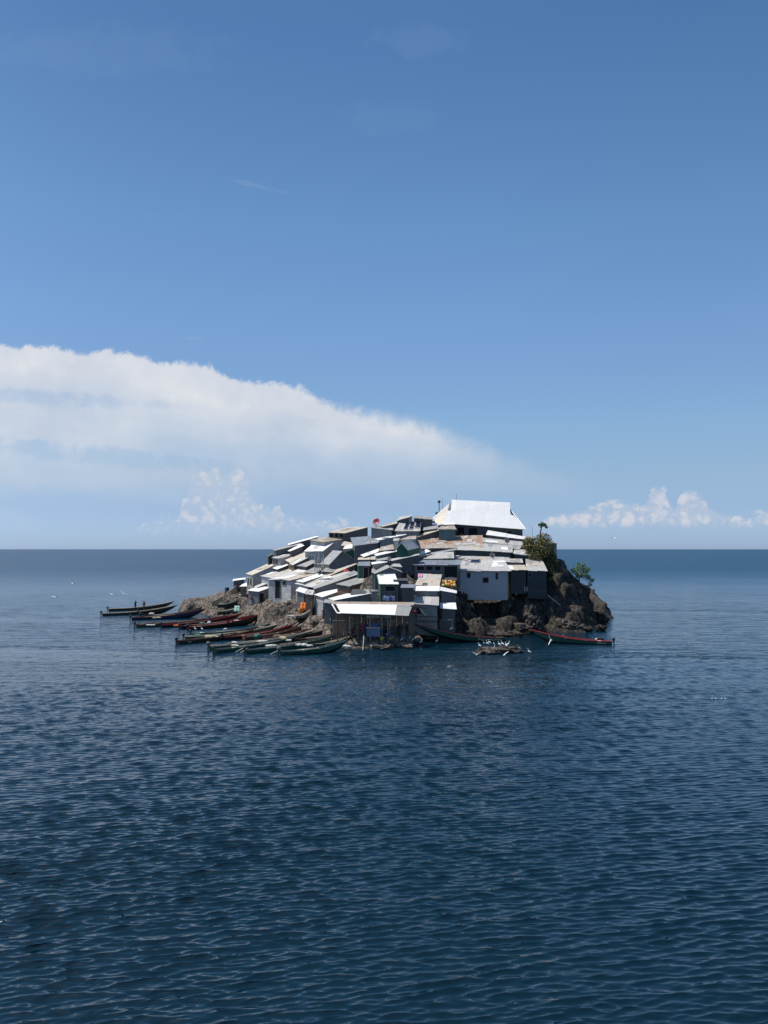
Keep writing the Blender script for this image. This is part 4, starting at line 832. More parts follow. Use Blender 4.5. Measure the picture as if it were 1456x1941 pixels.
def boat(stern, bow, label, hull='green', low='black', rail='cream', inside='wood', beam=1.08, free=.40, motor='bare', grp='long wooden fishing boats drawn up side by side', flip=False, letters=False, name='fishing_boat', curve=2.6, kp=.62):
    s0 = Vector(stern); b0 = Vector(bow); d = b0 - s0; d.z = 0; Ln = d.length; ax = d.normalized(); sd = Vector((ax.y, -ax.x, 0))
    root = empty(name, (s0.x + d.x / 2, s0.y + d.y / 2, s0.z)); tag(root, label, 'boat', grp); O = root.location
    zb = b0.z - s0.z; n = 17
    rows = []
    for i in range(n):
        t = i / (n - 1)
        w = beam / 2 * (.68 + .32 * math.sin(min(t / .45, 1) * math.pi / 2)) * (1 - max(0, (t - .45) / .55) ** 2.1) + .035
        sh = free + (zb - free) * t ** curve
        kl = -.22 + (zb - .12 + .22) * max(0, (t - kp) / (1 - kp)) ** 2.2
        kl = min(kl, sh - .1)
        x = t * Ln; c = s0 + ax * x
        chn = kl + (sh - kl) * .42
        P = lambda off, z: c + sd * off + Vector((0, 0, z))
        rows.append([P(-w, sh), P(-w * .86, chn), P(-w * .35, kl), P(w * .35, kl), P(w * .86, chn), P(w, sh), P(w - .05, sh), P(w * .72, chn + .08), P(-w * .72, chn + .08), P(-w + .05, sh)])
    H = Build(); m = 10
    for r_ in rows: H.v += r_
    for i in range(n - 1):
        for j in range(m):
            j2 = (j + 1) % m; a = i * m
            mi = 1 if j in (1, 2, 3) else (2 if j in (6, 7, 8) else 0)
            H.f.append((a + j, a + j2, a + m + j2, a + m + j)); H.u.append([(0, 0)] * 4); H.m.append(mi)
    for i, fl in ((0, True), (n - 1, False)):
        a = i * m; f = tuple(a + k for k in range(m)); H.f.append(f[::-1] if fl else f); H.u.append([(0, 0)] * m); H.m.append(0)
    # transom board
    a, b_, c_, e_ = rows[0][0], rows[0][5], rows[0][3], rows[0][2]
    T = Build(); o = ax * .05
    T.prism([a, b_, b_ + o, a + o], [e_, c_, c_ + o, e_ + o], 0)
    T.build('transom', BP[hull], root, origin=O)
    H.build('hull', [BP[hull], BP[low], M_WOODIN if inside == 'wood' else BP[inside]], root, origin=O)
    G = Build()
    for k, q in ((0, -1), (5, 1)):
        G.tube([r_[k] + Vector((0, 0, .02)) + sd * (-.02 * q) for r_ in rows], .045, 5)
    G.build('gunwale', BP[rail], root, origin=O)
    for t in (.16, .32, .47, .61, .74):
        i = int(t * (n - 1)); a, b_ = rows[i][0], rows[i][5]; B = Build()
        B.prism([a - ax * .1 - Vector((0, 0, .05)), b_ - ax * .1 - Vector((0, 0, .05)), b_ + ax * .12 - Vector((0, 0, .05)), a + ax * .12 - Vector((0, 0, .05))],
                [a - ax * .1 - Vector((0, 0, .09)), b_ - ax * .1 - Vector((0, 0, .09)), b_ + ax * .12 - Vector((0, 0, .09)), a + ax * .12 - Vector((0, 0, .09))])
        B.build('seat', BP['cream'] if t in (.32, .61) else M_WOODIN, root, origin=O)
    if motor:
        mt = Build(); c = s0 - ax * .22 + Vector((0, 0, free + .28)); mt.blob(c, (.19, .17, .26), 0, 2); mt.tube([c, c + Vector((0, 0, -.9)) - ax * .06], [.08, .06], 6)
        mt.tube([c + ax * .1 - Vector((0, 0, .05)), c + ax * .75 + Vector((0, 0, .04))], .03, 5); mt.box(c - Vector((0, 0, .34)) + ax * .12, (.3, .3, .12), math.atan2(ax.y, ax.x))
        mo = mt.build('outboard_motor', M_MOTOR, root, smooth=True, origin=O)
        if motor == 'cloth':
            cv = Build(); cv.blob(c + Vector((0, 0, .08)), (.25, .23, .26), 0, 2, .08, 3); cv.build('motor_cover', M_COVER, mo, origin=O)
    if letters:
        ty = Build(); x = letters[0]
        for wd in letters[2]:
            t = x / Ln; 
            def side(xx, zz):
                tt = xx / Ln; i = min(n - 2, int(tt * (n - 1))); f = tt * (n - 1) - i
                k0, k1 = (0, 1) if letters[1] < 0 else (5, 4)
                top = rows[i][k0].lerp(rows[i + 1][k0], f); lo = rows[i][k1].lerp(rows[i + 1][k1], f)
                return top.lerp(lo, zz) + sd * (.012 * letters[1])
            if wd: 
                q = [side(x, .78), side(x + wd, .78), side(x + wd, .38), side(x, .38)]
                if letters[1] > 0: q = q[::-1]
                i0 = len(ty.v); ty.v += q + [p - sd * .01 * letters[1] for p in q]
                ty.f += [(i0, i0 + 1, i0 + 2, i0 + 3), (i0 + 7, i0 + 6, i0 + 5, i0 + 4)]; ty.u += [[(0, 0)] * 4] * 2; ty.m += [0, 0]
                x += wd + .05
            else: x += .16
        ty.build('lettering', BP['cream'], root, origin=O)
    BOATS.append((root, rows, ax, sd, s0, Ln)); return root
F = boat
def bp(px, py, z): return onz(px, py, z)
boat(bp(194, 1167, 0), bp(336, 1146.5, 1.5), 'dark brown boat with tan rail, outermost at the far left, two people standing behind it', 'brown', rail='cream')
boat(bp(206, 1158, 0), bp(330, 1139.5, 1.5), 'cream-railed boat carrying standing people, farthest boat on the left', 'brown', rail='cream')
boat(bp(250, 1175, 0), bp(389, 1153, 1.6), 'navy boat with maroon rail and tall bow, second pair from the left', 'navy', rail='maroon')
boat(bp(268, 1171, 0), bp(384, 1150.5, 1.7), 'dark boat close behind the navy one with maroon rail', 'brown', rail='black')
boat(bp(258, 1189, 0), bp(432, 1166.5, 1.1), 'dark green boat whose stern reaches farthest left in the red-railed row', 'olive', rail='rust')
boat(bp(308, 1189.5, 0), bp(458, 1163, 1.4), 'second boat of the red-railed row with orange cloth near its motor', 'black', rail='red', inside='maroon')
boat(bp(342, 1192, 0), bp(481, 1165, 1.4), 'third boat of the red-railed row with a dull red inside', 'black', rail='maroon', inside='red')
boat(bp(358, 1194, 0), bp(499, 1161.5, 1.7), 'nearest red-railed boat with tall red bow and two egrets by its stern', 'black', rail='red', inside='maroon')
boat(bp(337, 1221, 0), bp(505, 1187, 1.2), 'dark boat with dull red rail and one pale patch on its side', 'brown', rail='rust', letters=(1.2, 1, [.5]))
boat(bp(351, 1212.5, 0), bp(528, 1183, 1.5), 'boat heaped with pale nets just behind the one with the pale patch', 'green', rail='cream')
boat(bp(364, 1206, 0), bp(512, 1182, 1.3), 'teal boat farthest back in the middle cluster', 'teal', rail='teal')
boat(bp(424, 1213, 0), bp(556, 1183, 1.5), 'boat with raised bright red rail and bow in the middle cluster', 'black', rail='red')
boat(bp(462, 1213, 0), bp(578, 1184, 1.4), 'low brown-red boat with bow on the rocks below the orange cloth', 'rust', rail='rust', motor=None)
boat(bp(500, 1214, 0), bp(600, 1186, 1.4), 'short rusty brown boat hauled up right of the red bow', 'brown', rail='rust', motor=None)
boat(bp(398, 1231.5, 0), bp(592, 1196, 1.2), 'dark green boat with cloth-wrapped motor, second from the front', 'green', rail='cream', motor='cloth')
boat(bp(434, 1226, 0), bp(634, 1188, 1.5), 'black boat with long curved bow behind the green ones', 'black', rail='cream', motor=None)
boat(bp(408, 1238, 0), bp(560, 1207, .9), 'front green boat with the leftmost stern and crossed poles beside it', 'green', rail='teal', motor='cloth')
boat(bp(467, 1239, 0), bp(632, 1204, 1.2), 'front green boat in the middle of the three nearest', 'green', rail='teal', motor='cloth')
boat(bp(505, 1231, 0), bp(648, 1197, 1.4), 'dark boat wedged behind the nearest green boat', 'black', rail='olive', motor=None)
boat(bp(532, 1241.5, 0), bp(658, 1213.5, 1.3), 'nearest green boat with white sacks inside and a red bow end', 'green', low='black', rail='teal', motor='cloth')
boat(bp(596, 1221, 0), bp(684, 1191, 1.5), 'weathered grey boat with its bow on the quay left of the shelter', 'olive', rail='cream', motor=None)
boat(bp(622, 1226, 0.1), bp(692, 1196, 1.4), 'small weathered boat tucked between the quay and the green boats', 'teal', rail='teal', motor=None, beam=1.0)
for k, (a, b_, c_, hc, rc) in enumerate([((540, 1204), (546, 1181), 1.6, 'teal', 'cream'), ((560, 1205), (566, 1180.5), 1.6, 'black', 'cream'), ((575, 1207), (612, 1187), 1.5, 'brown', 'cream'), ((590, 1209), (640, 1186), 1.6, 'olive', 'cream'), ((610, 1214), (655, 1192), 1.5, 'black', 'rust'), ((628, 1219), (668, 1196), 1.5, 'olive', 'cream'), ((640, 1224), (676, 1201), 1.4, 'black', 'cream')]):
    boat(bp(a[0] - 55, a[1] + 3, 0), bp(*b_, c_), ['teal boat with raised bow in the packed middle cluster', 'black boat with cream rail, bow beside the teal one', 'brown boat with cream rail and bow resting on the brown shore stones', 'olive boat with cream rail whose bow touches the rubble', 'black boat with rusty rail near the quay stones',
        'olive boat with pale rail, second from the quay', 'narrow black boat right against the quay'][k], hc, rail=rc, motor=None, beam=.95)
GM = None
boat(bp(957, 1214, 0), at(783, 1180.5, 98.2), 'green boat with dull red rail moored below the plank house, pale lettering near its stern', 'green', rail='maroon', grp=GM, motor=None, letters=(.7, -1, [.16, .3, .12, .26, 0, .22, .3, .14, .25, 0, .3, .2, .25]), curve=2.0, kp=.25)
boat(bp(1160, 1222, 0), bp(1006, 1193.5, 1.6), 'bright green boat with red rail and red inside, alone at the right', 'green', rail='red', inside='red', grp=GM, letters=(.7, -1, [.2, .12, .22, .15, .2]), curve=2.2)
# boats on the rocks
boat(at(404, 1146, 139), at(453, 1107, 136.5), 'bare plank boat standing high on the rocks with its bow raised', 'wood', low='wood', rail='cream', beam=1.7, free=.6, motor=None, grp=GM, curve=1.6)
boat(at(414, 1149.5, 135), at(452, 1137.5, 134), 'dark hulk of a boat lying under the raised plank boat', 'black', rail='teal', beam=1.4, motor=None, grp=GM)
boat(at(412, 1163, 129), at(444, 1154, 130), 'little olive boat resting on the shore stones', 'olive', rail='cream', beam=1.1, motor=None, grp=GM)
boat(at(560, 1172, 113), at(588, 1156, 113.5), 'broken grey boat hull on the rocks under the orange cloth', 'teal', rail='cream', beam=1.3, motor=None, grp=GM)

def floor_z(rows, t):
    i = int(t * (len(rows) - 1)); return (rows[i][7] + rows[i][8]) / 2
rg = random.Random(21); MG = [plain('dark_net', (.04, .045, .035), .9), plain('brown_net', (.14, .10, .06), .9), plain('grey_rope', (.25, .23, .19), .9), plain('olive_net', (.09, .11, .05), .9), plain('bleached_net', (.48, .44, .35), .9)]
for bi, (root, rows, ax, sd, s0, Ln) in enumerate(BOATS):
    for k in range(int(Ln / 1.7)):
        t = rg.uniform(.08, .82); c = floor_z(rows, t) + Vector((0, 0, .1)); r = rg.uniform(.22, .42); b = Build()
        for q_ in range(3): b.blob(c + ax * rg.uniform(-.35, .35) + sd * rg.uniform(-.1, .1), (r, r * .8, r * rg.uniform(.45, .8)), 0, 2, .16, bi * 31 + k * 5 + q_)
        tag(b.build('gear_heap', rg.choice(MG), None, origin=c), 'small heap of nets or gear lying in the bottom of a long boat', 'gear', 'gear heaped in the boats')
    if bi < 29:
        for k in range(2):
            t = rg.uniform(.1, .35); t2 = min(.93, t + rg.uniform(.35, .5)); a = rows[int(t * 16)][0 if k else 5].lerp(floor_z(rows, t), .3) + Vector((0, 0, .1)); e = rows[int(t2 * 16)][5 if rg.random() < .5 else 0].lerp(floor_z(rows, t2), .4) + Vector((0, 0, .12)); b = Build(); b.tube([a, e], .03, 5)
            tag(b.build('bamboo_pole', BP['cream'] if rg.random() < .6 else M_FRAME, None, origin=a), 'long thin pole lying lengthwise in a fishing boat', 'pole', 'long poles lying in the boats')

# ------------------------------------------------------------------ loads lying in the boats
M_NETW = plain('white_net_bundle', (.62, .60, .54), .9, .3, 6)
M_NETY = plain('yellow_net_bundle', (.52, .44, .26), .9, .3, 6)
M_NETG = plain('green_net_bundle', (.06, .22, .16), .9, .4, 6)
M_ORANGE = plain('orange_cloth', (.75, .20, .03), .9, .2, 5)
def bundle(px, py, z, size, mat, label, cat='net bundle', name='net_bundle', Y=None, seed=1, grp='bundles of nets and sacks lying in the boats'):
    p = at(px, py, Y) if Y else onz(px, py, z); b = Build(); rr = random.Random(seed)
    for k in range(5):
        b.blob(p + Vector((rr.uniform(-.5, .5) * size[0], rr.uniform(-.4, .4) * size[1], rr.uniform(-.1, .2) * size[2])), (size[0] * .55, size[1] * .55, size[2] * .6), 0, 2, .14, seed * 7 + k)
    o = b.build(name, mat, None, origin=p); tag(o, label, cat, grp); return o
LOAD = [(288, 1163.5, .5, (.55, .35, .3), M_NETW, 'white net heap in the farthest boats behind the standing people'), (297, 1171, .5, (.8, .35, .22), M_NETY, 'cream bundle in the navy boat'),
        (286, 1185, .45, (.7, .3, .15), M_NETW, 'pale bundle in the leftmost red-railed boat'), (334, 1186, .5, (.55, .3, .22), M_ORANGE, 'orange bundle beside the motors of the red-railed row'),
        (398, 1180, .75, (.38, .38, .36), M_NETW, 'round white sack in the nearest red-railed boat'), (383, 1181, .6, (.5, .3, .25), M_NETG, 'green and white bundle left of the round white sack'),
        (447, 1176, .8, (.6, .3, .15), M_NETW, 'pale strip of net in the bow half of the red-railed row'), (399, 1207, .5, (1.0, .4, .28), M_NETY, 'yellow net heap in the boat with the pale patch'),
        (375, 1204, .5, (.6, .3, .25), M_NETG, 'green net heap behind the yellow one'), (428, 1193, .6, (.35, .25, .25), M_NETW, 'small white bundle on the teal boat'),
        (445, 1218, .55, (.45, .3, .22), M_NETW, 'white bundle with green stripe near the crossed poles'), (446, 1224, .55, (.5, .3, .2), M_NETW, 'flat white sack in the leftmost front green boat'),
        (487, 1206, .7, (.5, .35, .5), M_NETG, 'upright bundle of bright green net in the middle of the cluster'), (497, 1216, .6, (.9, .35, .25), M_NETW, 'long white sack right of the upright green net'),
        (537, 1210, .8, (.75, .4, .36), M_NETY, 'large yellow sack in the curved black boat'), (548, 1214, .7, (.5, .3, .2), M_NETW, 'white sack right of the large yellow one'),
        (516, 1224, .55, (.9, .35, .22), M_NETW, 'row of white sacks in the middle green boat'), (572, 1223, .6, (.75, .42, .3), M_NETW, 'largest white sack, in the nearest green boat'),
        (588, 1224, .55, (.5, .35, .2), M_NETW, 'small white sack beside the largest one'), (655, 1225, .4, (.7, .35, .22), M_NETW, 'white coil of rope by the bow of the nearest green boat'),
        (497, 1189, .9, (.5, .3, .2), M_NETY, 'cream bundle near the raised bows'), (1065, 1209, .55, (.3, .25, .3), M_NETY, 'small yellow can in the bright green boat at the right'),
        (1071, 1207, .6, (.3, .25, .35), M_MOTOR, 'dark bag next to the yellow can in the right-hand boat'), (1132, 1212, .5, (.9, .35, .3), M_MOTOR, 'black heap of gear near the stern of the right-hand boat'),
        (889, 1197, .8, (.4, .3, .2), M_NETY, 'pale cloth hanging over the rail of the moored green boat')]
for k, (px, py, z, sz, mt_, lb) in enumerate(LOAD): bundle(px, py, z, sz, mt_, lb, seed=k + 3)
# crossed poles and oars
def pole(a, b, r, label, mat=None, name='wooden_pole', cat='pole', grp=None):
    q = Build(); q.tube([a, b], r, 6); o = q.build(name, mat or M_FRAME_L, None, origin=Vector(a)); return tag(o, label, cat, grp)
pole(onz(447, 1236, .0), onz(462, 1228, .6), .045, 'left one of two oars resting between the front green boats', name='oar', cat='oar')
pole(onz(456, 1237, .0), onz(470, 1229, .6), .045, 'right one of two oars resting between the front green boats', name='oar', cat='oar')
pole(onz(513, 1240, .0), onz(532, 1231, .6), .045, 'oar resting beside the stern of the nearest green boat', name='oar', cat='oar')
for (a, b, z, lb) in (((688, 1232), (690, 1203), 1.6, 'pale mooring pole leaning at the water by the shelter'), ((1012, 1196), (985, 1186), 1.6, 'pale pole running from the right-hand boat to the rocks')):
    pole(onz(*a, 0), onz(*b, z), .05, lb)

# ================================================================== rocks that stand apart
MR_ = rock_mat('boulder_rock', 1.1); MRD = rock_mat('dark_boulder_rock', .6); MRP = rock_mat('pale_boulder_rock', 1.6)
def boulder(px, py, Y, r, label, mat=None, seed=1, name='boulder', jag=.0, grp='boulders along the shore', sub=4):
    """px, py: photo pixel of its centre"""
    c = at(px, py, Y); bm = bmesh.new(); bmesh.ops.create_icosphere(bm, subdivisions=sub, radius=1.0)
    co = np.array([v.co[:] for v in bm.verts]); 
    n1 = smooth_noise(co[:, 0] * 2 + seed, co[:, 1] * 2 + seed * 1.7, co[:, 2] * 2, 20 + seed, [(.8, .34), (1.9, .2), (4.0, .10)])
    n1 = 1 + np.sign(n1) * np.abs(n1) ** .8 * .8
    for v, k in zip(bm.verts, n1): v.co = Vector((v.co.x * r[0] * k, v.co.y * r[1] * k, v.co.z * r[2] * k))
    me = bpy.data.meshes.new(name); bm.to_mesh(me); bm.free()
    o = link(name, me, mat or MR_); o.location = c; o.rotation_euler.z = seed * 1.3; return tag(o, label, 'rock', grp)
isl = onz(946, 1237, .0)
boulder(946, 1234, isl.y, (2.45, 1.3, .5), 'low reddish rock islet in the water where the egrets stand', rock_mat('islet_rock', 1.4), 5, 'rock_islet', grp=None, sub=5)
BLD = [(877, 1133, 113.2, (.75, .8, 1.0), 'tall pale boulder under the left corner of the plank house', MRP), (868, 1128, 113, (.4, .5, .6), 'small boulder leaning on the tall pale one', MR_), (883, 1151, 112.6, (.65, .7, .6), 'pale boulder below the tall one beside the torn awning', MRP),
       (955, 1158, 113.6, (.55, .6, 1.5), 'upright rough rock in the shade right of the plank house front', MR_), (962, 1147, 114, (.45, .5, .9), 'knobby rock high against the corner of the plank house', MR_),
       (1002, 1166, 112.5, (1.1, .9, 1.6), 'large sunlit rock buttress below the slate shacks', MRP), (1012, 1183, 111, (1.5, 1.1, 1.2), 'broad rock at the foot of the sunlit buttress', MR_), (990, 1187, 109.8, (1.3, .8, .45), 'flat rock reaching out to the bow of the right-hand boat', MRP),
       (985, 1194, 109, (.8, .6, .4), 'mossy stone under the flat rock', MRD), (1068, 1184, 113.6, (1.1, 1.0, .9), 'pale knobbly rock left in the rubble at the foot of the right cliff', MRP), (1084, 1188, 113.2, (1.3, 1.0, .8), 'pale knobbly rock in the middle of the rubble at the right', MRP),
       (1102, 1190, 113.4, (1.2, .9, .6), 'pale knobbly rock right in the rubble near the water', MRP), (1112, 1193, 113.2, (.8, .7, .5), 'dark wet rock at the end of the rubble', MRD), (1139, 1190.5, 113.8, (.85, .7, .5), 'separate dark rock in the water at the far right', MRD),
       (1128, 1170, 125, (1.9, 1.4, 1.15), 'big dark rock mass at the right tip of the island', MRD), (1108, 1158, 123.5, (1.3, 1.2, 1.2), 'dark rock shoulder above the right tip', MRD), (1142, 1174, 127.5, (.9, 1.0, .8), 'small dark rock closing the right tip at the water', MRD),
       (925, 1201, 107.8, (3.0, 1.0, .45), 'flat brown rock ledge behind the stern of the moored boat', MR_), (905, 1188, 111.5, (2.2, 1.4, .5), 'upper part of the brown rock ledge below the plank house', MR_), (975, 1200, 107.4, (1.4, .6, .3), 'low greenish stone at the right end of the ledge', MR_),
       (815, 1205, 102.5, (1.4, .8, .45), 'rocks behind the bow of the moored green boat', MR_), (790, 1212, 98.5, (1.1, .6, .4), 'low rock right of the shelter by the standing egrets', MR_), (700, 1226, 94.3, (1.6, .5, .35), 'quay stone left below the shelter', MR_), (735, 1226, 94.1, (1.5, .5, .35), 'quay stone in the middle below the shelter', MR_), (766, 1224, 94.6, (1.2, .5, .35), 'quay stone right below the shelter', MR_)]
for k, (px, py, Y, r, lb, mt_) in enumerate(BLD): boulder(px, py, Y, r, lb, mt_, k + 2)
# loose stones on the left shore: each placed on the ground
rs = random.Random(11); k = 0; words = ['grey', 'brown', 'pale', 'dark']
LS = []
while len(LS) < 70:
    px, py = rs.uniform(385, 640), rs.uniform(1148, 1196)
    p = onz(px, py, 1.3)
    if in_poly(np.array([p.x]), np.array([p.y]), SHORE)[0] and dist_poly(np.array([p.x]), np.array([p.y]), SHORE)[0] > .8: LS.append((px, p))
for k, (px, p) in enumerate(LS):
    z = float(height(np.array([p.x]), np.array([p.y]))[0]); r = rs.uniform(.22, .75)
    q = Vector((p.x, p.y, z)); b = Build(); b.blob(q, (r, r * rs.uniform(.7, 1), r * rs.uniform(.5, .8)), 0, 3, .0, k)
    o = b.build('shore_stone', rs.choice([MR_, MRP, MRD]), None, smooth=False, origin=q)
    me = o.data; co = np.array([v.co[:] for v in me.vertices]); n_ = smooth_noise(co[:, 0] + k, co[:, 1], co[:, 2], 40, [(1.5, .25), (3.5, .15)])
    for v, a in zip(me.vertices, n_): v.co = v.co * (1 + a)
    tag(o, 'rough loose stone lying among others on the left shore rocks', 'stone', 'loose stones on the left shore')

# ================================================================== plants
def leaf_mat(name, a, b_, c_):
    m, nt, b = newmat(name); geo = N(nt, 'ShaderNodeNewGeometry'); n = NOISE(nt, geo.outputs['Position'], 2.2, 3, .6); n2 = N(nt, 'ShaderNodeTexWhiteNoise', noise_dimensions='3D')
    sn = N(nt, 'ShaderNodeVectorMath', operation='SNAP'); L(nt, geo.outputs['Position'], sn.inputs[0]); sn.inputs[1].default_value = (.22, .22, .22); L(nt, sn.outputs[0], n2.inputs['Vector'])
    col = MIX(nt, MR(nt, n, .38, .62), a, b_); col = MIX(nt, MR(nt, n2.outputs[0], .62, .95), col, c_)
    L(nt, col, b.inputs['Base Color']); b.inputs['Roughness'].default_value = .6; b.inputs['Subsurface Weight'].default_value = 0.0
    return m
ML_G = leaf_mat('green_leaves', (.06, .13, .035), (.13, .23, .06), (.20, .28, .09))
ML_O = leaf_mat('olive_orange_leaves', (.045, .085, .025), (.15, .16, .05), (.38, .22, .07))
M_BARK = plain('bark', (.10, .08, .06), .9)
def leaves(cl, n, size, seed):
    """cl: (centre, radius) clumps; n leaves in all"""
    rr = np.random.default_rng(seed); V, Fc = [], []
    tot = sum(r ** 2 for c, r in cl)
    for c, r in cl:
        for _ in range(int(n * r * r / tot)):
            d = rr.normal(size=3); d /= np.linalg.norm(d); p = np.array(c) + d * r * (rr.random() ** .45) * np.array([1, 1, .8])
            a = rr.normal(size=3); a /= np.linalg.norm(a); b = np.cross(a, rr.normal(size=3)); b /= np.linalg.norm(b); s_ = size * rr.uniform(.6, 1.3)
            i = len(V); V += [p - a * s_, p + b * s_ * .45, p + a * s_, p - b * s_ * .45]; Fc.append((i, i + 1, i + 2, i + 3))
    me = bpy.data.meshes.new('foliage'); me.from_pydata([tuple(v) for v in V], [], Fc); me.update(); return me
def plant(name, base, clumps, label, cat, lm, n=900, size=.12, trunk=None, seed=1, grp=None, bark=None):
    root = empty(name, base); tag(root, label, cat, grp); O = Vector(base)
    me = leaves([(tuple(Vector(c) - O), r) for c, r in clumps], n, size, seed); link('crown', me, lm, root)
    t = Build()
    if trunk: t.tube(trunk, [.13 - .05 * i / len(trunk) for i in range(len(trunk))], 6)
    hub = Vector(trunk[-1]) if trunk else O
    for c, r in clumps: t.tube([hub, (hub + Vector(c)) / 2 + Vector((0, 0, .1)), Vector(c)], [.06, .045, .02], 5)
    t.build('trunk' if trunk else 'stem', bark or M_BARK, root, origin=O); return root
def A(px, py, Y): return at(px, py, Y)
plant('shrub', A(1022, 1058, 120.6), [(A(1020, 1030, 121), 1.5), (A(1030, 1022, 121.5), 1.3), (A(1038, 1034, 121), 1.3), (A(1012, 1040, 120.6), 1.2), (A(1026, 1045, 120.4), 1.6), (A(1040, 1047, 121), 1.0)], 'large olive and orange bush spilling over the cliff edge beside the rightmost roofs', 'bush', ML_O, 3800, .15, seed=2, grp='bushes on the right cliff')
plant('shrub', A(1010, 1050, 119.8), [(A(1001, 1026, 121), .9), (A(998, 1036, 120.4), .8), (A(1008, 1052, 119.8), 1.0), (A(1018, 1060, 119.6), .9)], 'darker bush between the roofs and the large orange bush', 'bush', ML_O, 1700, .14, seed=3, grp='bushes on the right cliff')
plant('shrub', A(1045, 1068, 121), [(A(1044, 1060, 121), 1.0), (A(1052, 1070, 121), .8), (A(1040, 1074, 120), .9), (A(1048, 1055, 121.3), .7)], 'small orange-tipped bush under the large one, by the cliff rim', 'bush', ML_O, 1500, .13, seed=4, grp='bushes on the right cliff')
plant('shrub', A(1052, 1092, 119.5), [(A(1048, 1086, 119.6), .8), (A(1058, 1094, 119.6), .6), (A(1044, 1098, 118.6), .5)], 'dark green scrub in the cliff cleft under the slate shack corner', 'bush', ML_G, 900, .12, seed=5, grp='bushes on the right cliff')
plant('shrub', A(1112, 1141, 124), [(A(1111, 1138, 123.6), .5), (A(1116, 1141, 123.8), .4)], 'small yellow-green tuft on the dark rock shoulder at the right', 'bush', ML_G, 420, .1, seed=6, grp='bushes on the right cliff')
plant('shrub', A(1113, 1178, 118), [(A(1110, 1173, 118), .62), (A(1117, 1174, 118.3), .5)], 'round green bush low down beside the pale rubble near the water', 'bush', ML_G, 900, .1, seed=7, grp='bushes on the right cliff')
plant('umbrella_tree', A(1024, 1022, 121.5), [(A(1023, 995, 121.5), .30), (A(1028, 992.5, 121.5), .38), (A(1033, 995, 121.5), .34), (A(1036, 999.5, 121.5), .26), (A(1025, 999, 121.3), .16)], 'tiny umbrella-shaped tree against the sky above the orange bush', 'tree', ML_G, 420, .12, [A(1024, 1022, 121.5), A(1024.5, 1008, 121.5), A(1027, 998, 121.5)], seed=8)
plant('leaning_tree', A(1096, 1116, 121), [(A(1090, 1082, 121), .75), (A(1101, 1074, 121), .85), (A(1112, 1080, 121.3), .7), (A(1104, 1088, 120.8), .8), (A(1115, 1094, 121), .55), (A(1121, 1100, 121.2), .5), (A(1119, 1108, 121), .35), (A(1095, 1092, 121), .5)], 'small leafy tree leaning over the water from the right cliff', 'tree', ML_G, 1500, .13, [A(1096, 1117, 121), A(1097.5, 1104, 121), A(1099, 1092, 121)], seed=9)
q = Build(); p0 = A(1067, 1092, 121.5)
for dx, tp in ((0, 1064), (3, 1072), (-2, 1076)): q.tube([A(1066 + dx, 1092, 121.5), A(1066 + dx * 1.3, (1092 + tp) / 2, 121.5), A(1066 + dx * .8, tp, 121.5)], [.14, .12, .05], 7)
tag(q.build('cactus', plain('cactus_skin', (.09, .13, .09), .8), None, origin=p0), 'upright grey-green cactus on the rim of the right cliff', 'cactus')

# ================================================================== things on and around the roofs
def roof_pt(label, u, v, up=0.0):
    r, P, t_, b_ = SHACKS[label]; q = P[0].lerp(P[1], u).lerp(P[3].lerp(P[2], u), v); q.z += up; return q
M_PANEL = plain('solar_cell', (.012, .016, .035), .18, .1); M_ALU = plain('aluminium', (.5, .5, .5), .4, .1, metallic=.3)
def solar(label_s, u0, u1, v0, v1, label, grp='solar panels on the steep light roof'):
    q = [roof_pt(label_s, u, v, .13) for u, v in ((u0, v0), (u1, v0), (u1, v1), (u0, v1))]; O = sum(q, Vector()) / 4
    root = empty('solar_panel', O); tag(root, label, 'solar panel', grp)
    a = Build(); a.quad_slab(*q, .05); a.build('frame', M_ALU, root, origin=O)
    k = [p.lerp(O, .1) + Vector((0, 0, .02)) for p in q]; b = Build(); b.quad_slab(*k, .03); b.build('cells', M_PANEL, root, origin=O)
SL = 'shack with steep light grey roof carrying three solar panels'
solar(SL, .32, .48, .10, .85, 'left narrow solar panel of the three on the steep roof'); solar(SL, .54, .70, .12, .90, 'middle blue solar panel of the three on the steep roof'); solar(SL, .76, .99, .25, 1.12, 'right and largest solar panel of the three on the steep roof')
solar('large blue-grey plank house with pale flat roof overhanging the cliff', .22, .44, .68, .92, 'single black panel lying on the plank house roof', None)
def dish(p, r, mat, label, face=(-.4, -1, .5)):
    root = empty('satellite_dish', p); tag(root, label, 'dish'); f = Vector(face).normalized(); x = f.cross(Vector((0, 0, 1))).normalized(); y = x.cross(f); c = Vector(p) + Vector((0, 0, r + .35))
    b = Build(); n = 18
    for rr_, dd in ((0.001, -.22), (.5, -.16), (.85, -.05), (1, 0)):
        for j in range(n):
            a = 2 * math.pi * j / n; b.v.append(c + (x * math.cos(a) + y * math.sin(a)) * r * rr_ + f * dd * r)
    for k in range(3):
        for j in range(n):
            j2 = (j + 1) % n; b.f.append((k * n + j, k * n + j2, (k + 1) * n + j2, (k + 1) * n + j)); b.u.append([(0, 0)] * 4); b.m.append(0)
    o = b.build('reflector', mat, root, smooth=True, origin=Vector(p)); s_ = o.modifiers.new('thickness', 'SOLIDIFY'); s_.thickness = .04
    a = Build(); a.tube([Vector(p), c - f * .2 * r], .05, 6); a.build('stand', M_FRAME, root, origin=Vector(p))
    a = Build(); a.tube([c - y * r * .9, c + f * r * .9], .025, 5); a.blob(c + f * r * .9, .08, 0, 1); a.build('feed_arm', M_FRAME, root, origin=Vector(p))
dish(A(713, 999, 124.5), .58, plain('red_dish_paint', (.30, .03, .045), .5), 'red satellite dish standing up on the skyline')
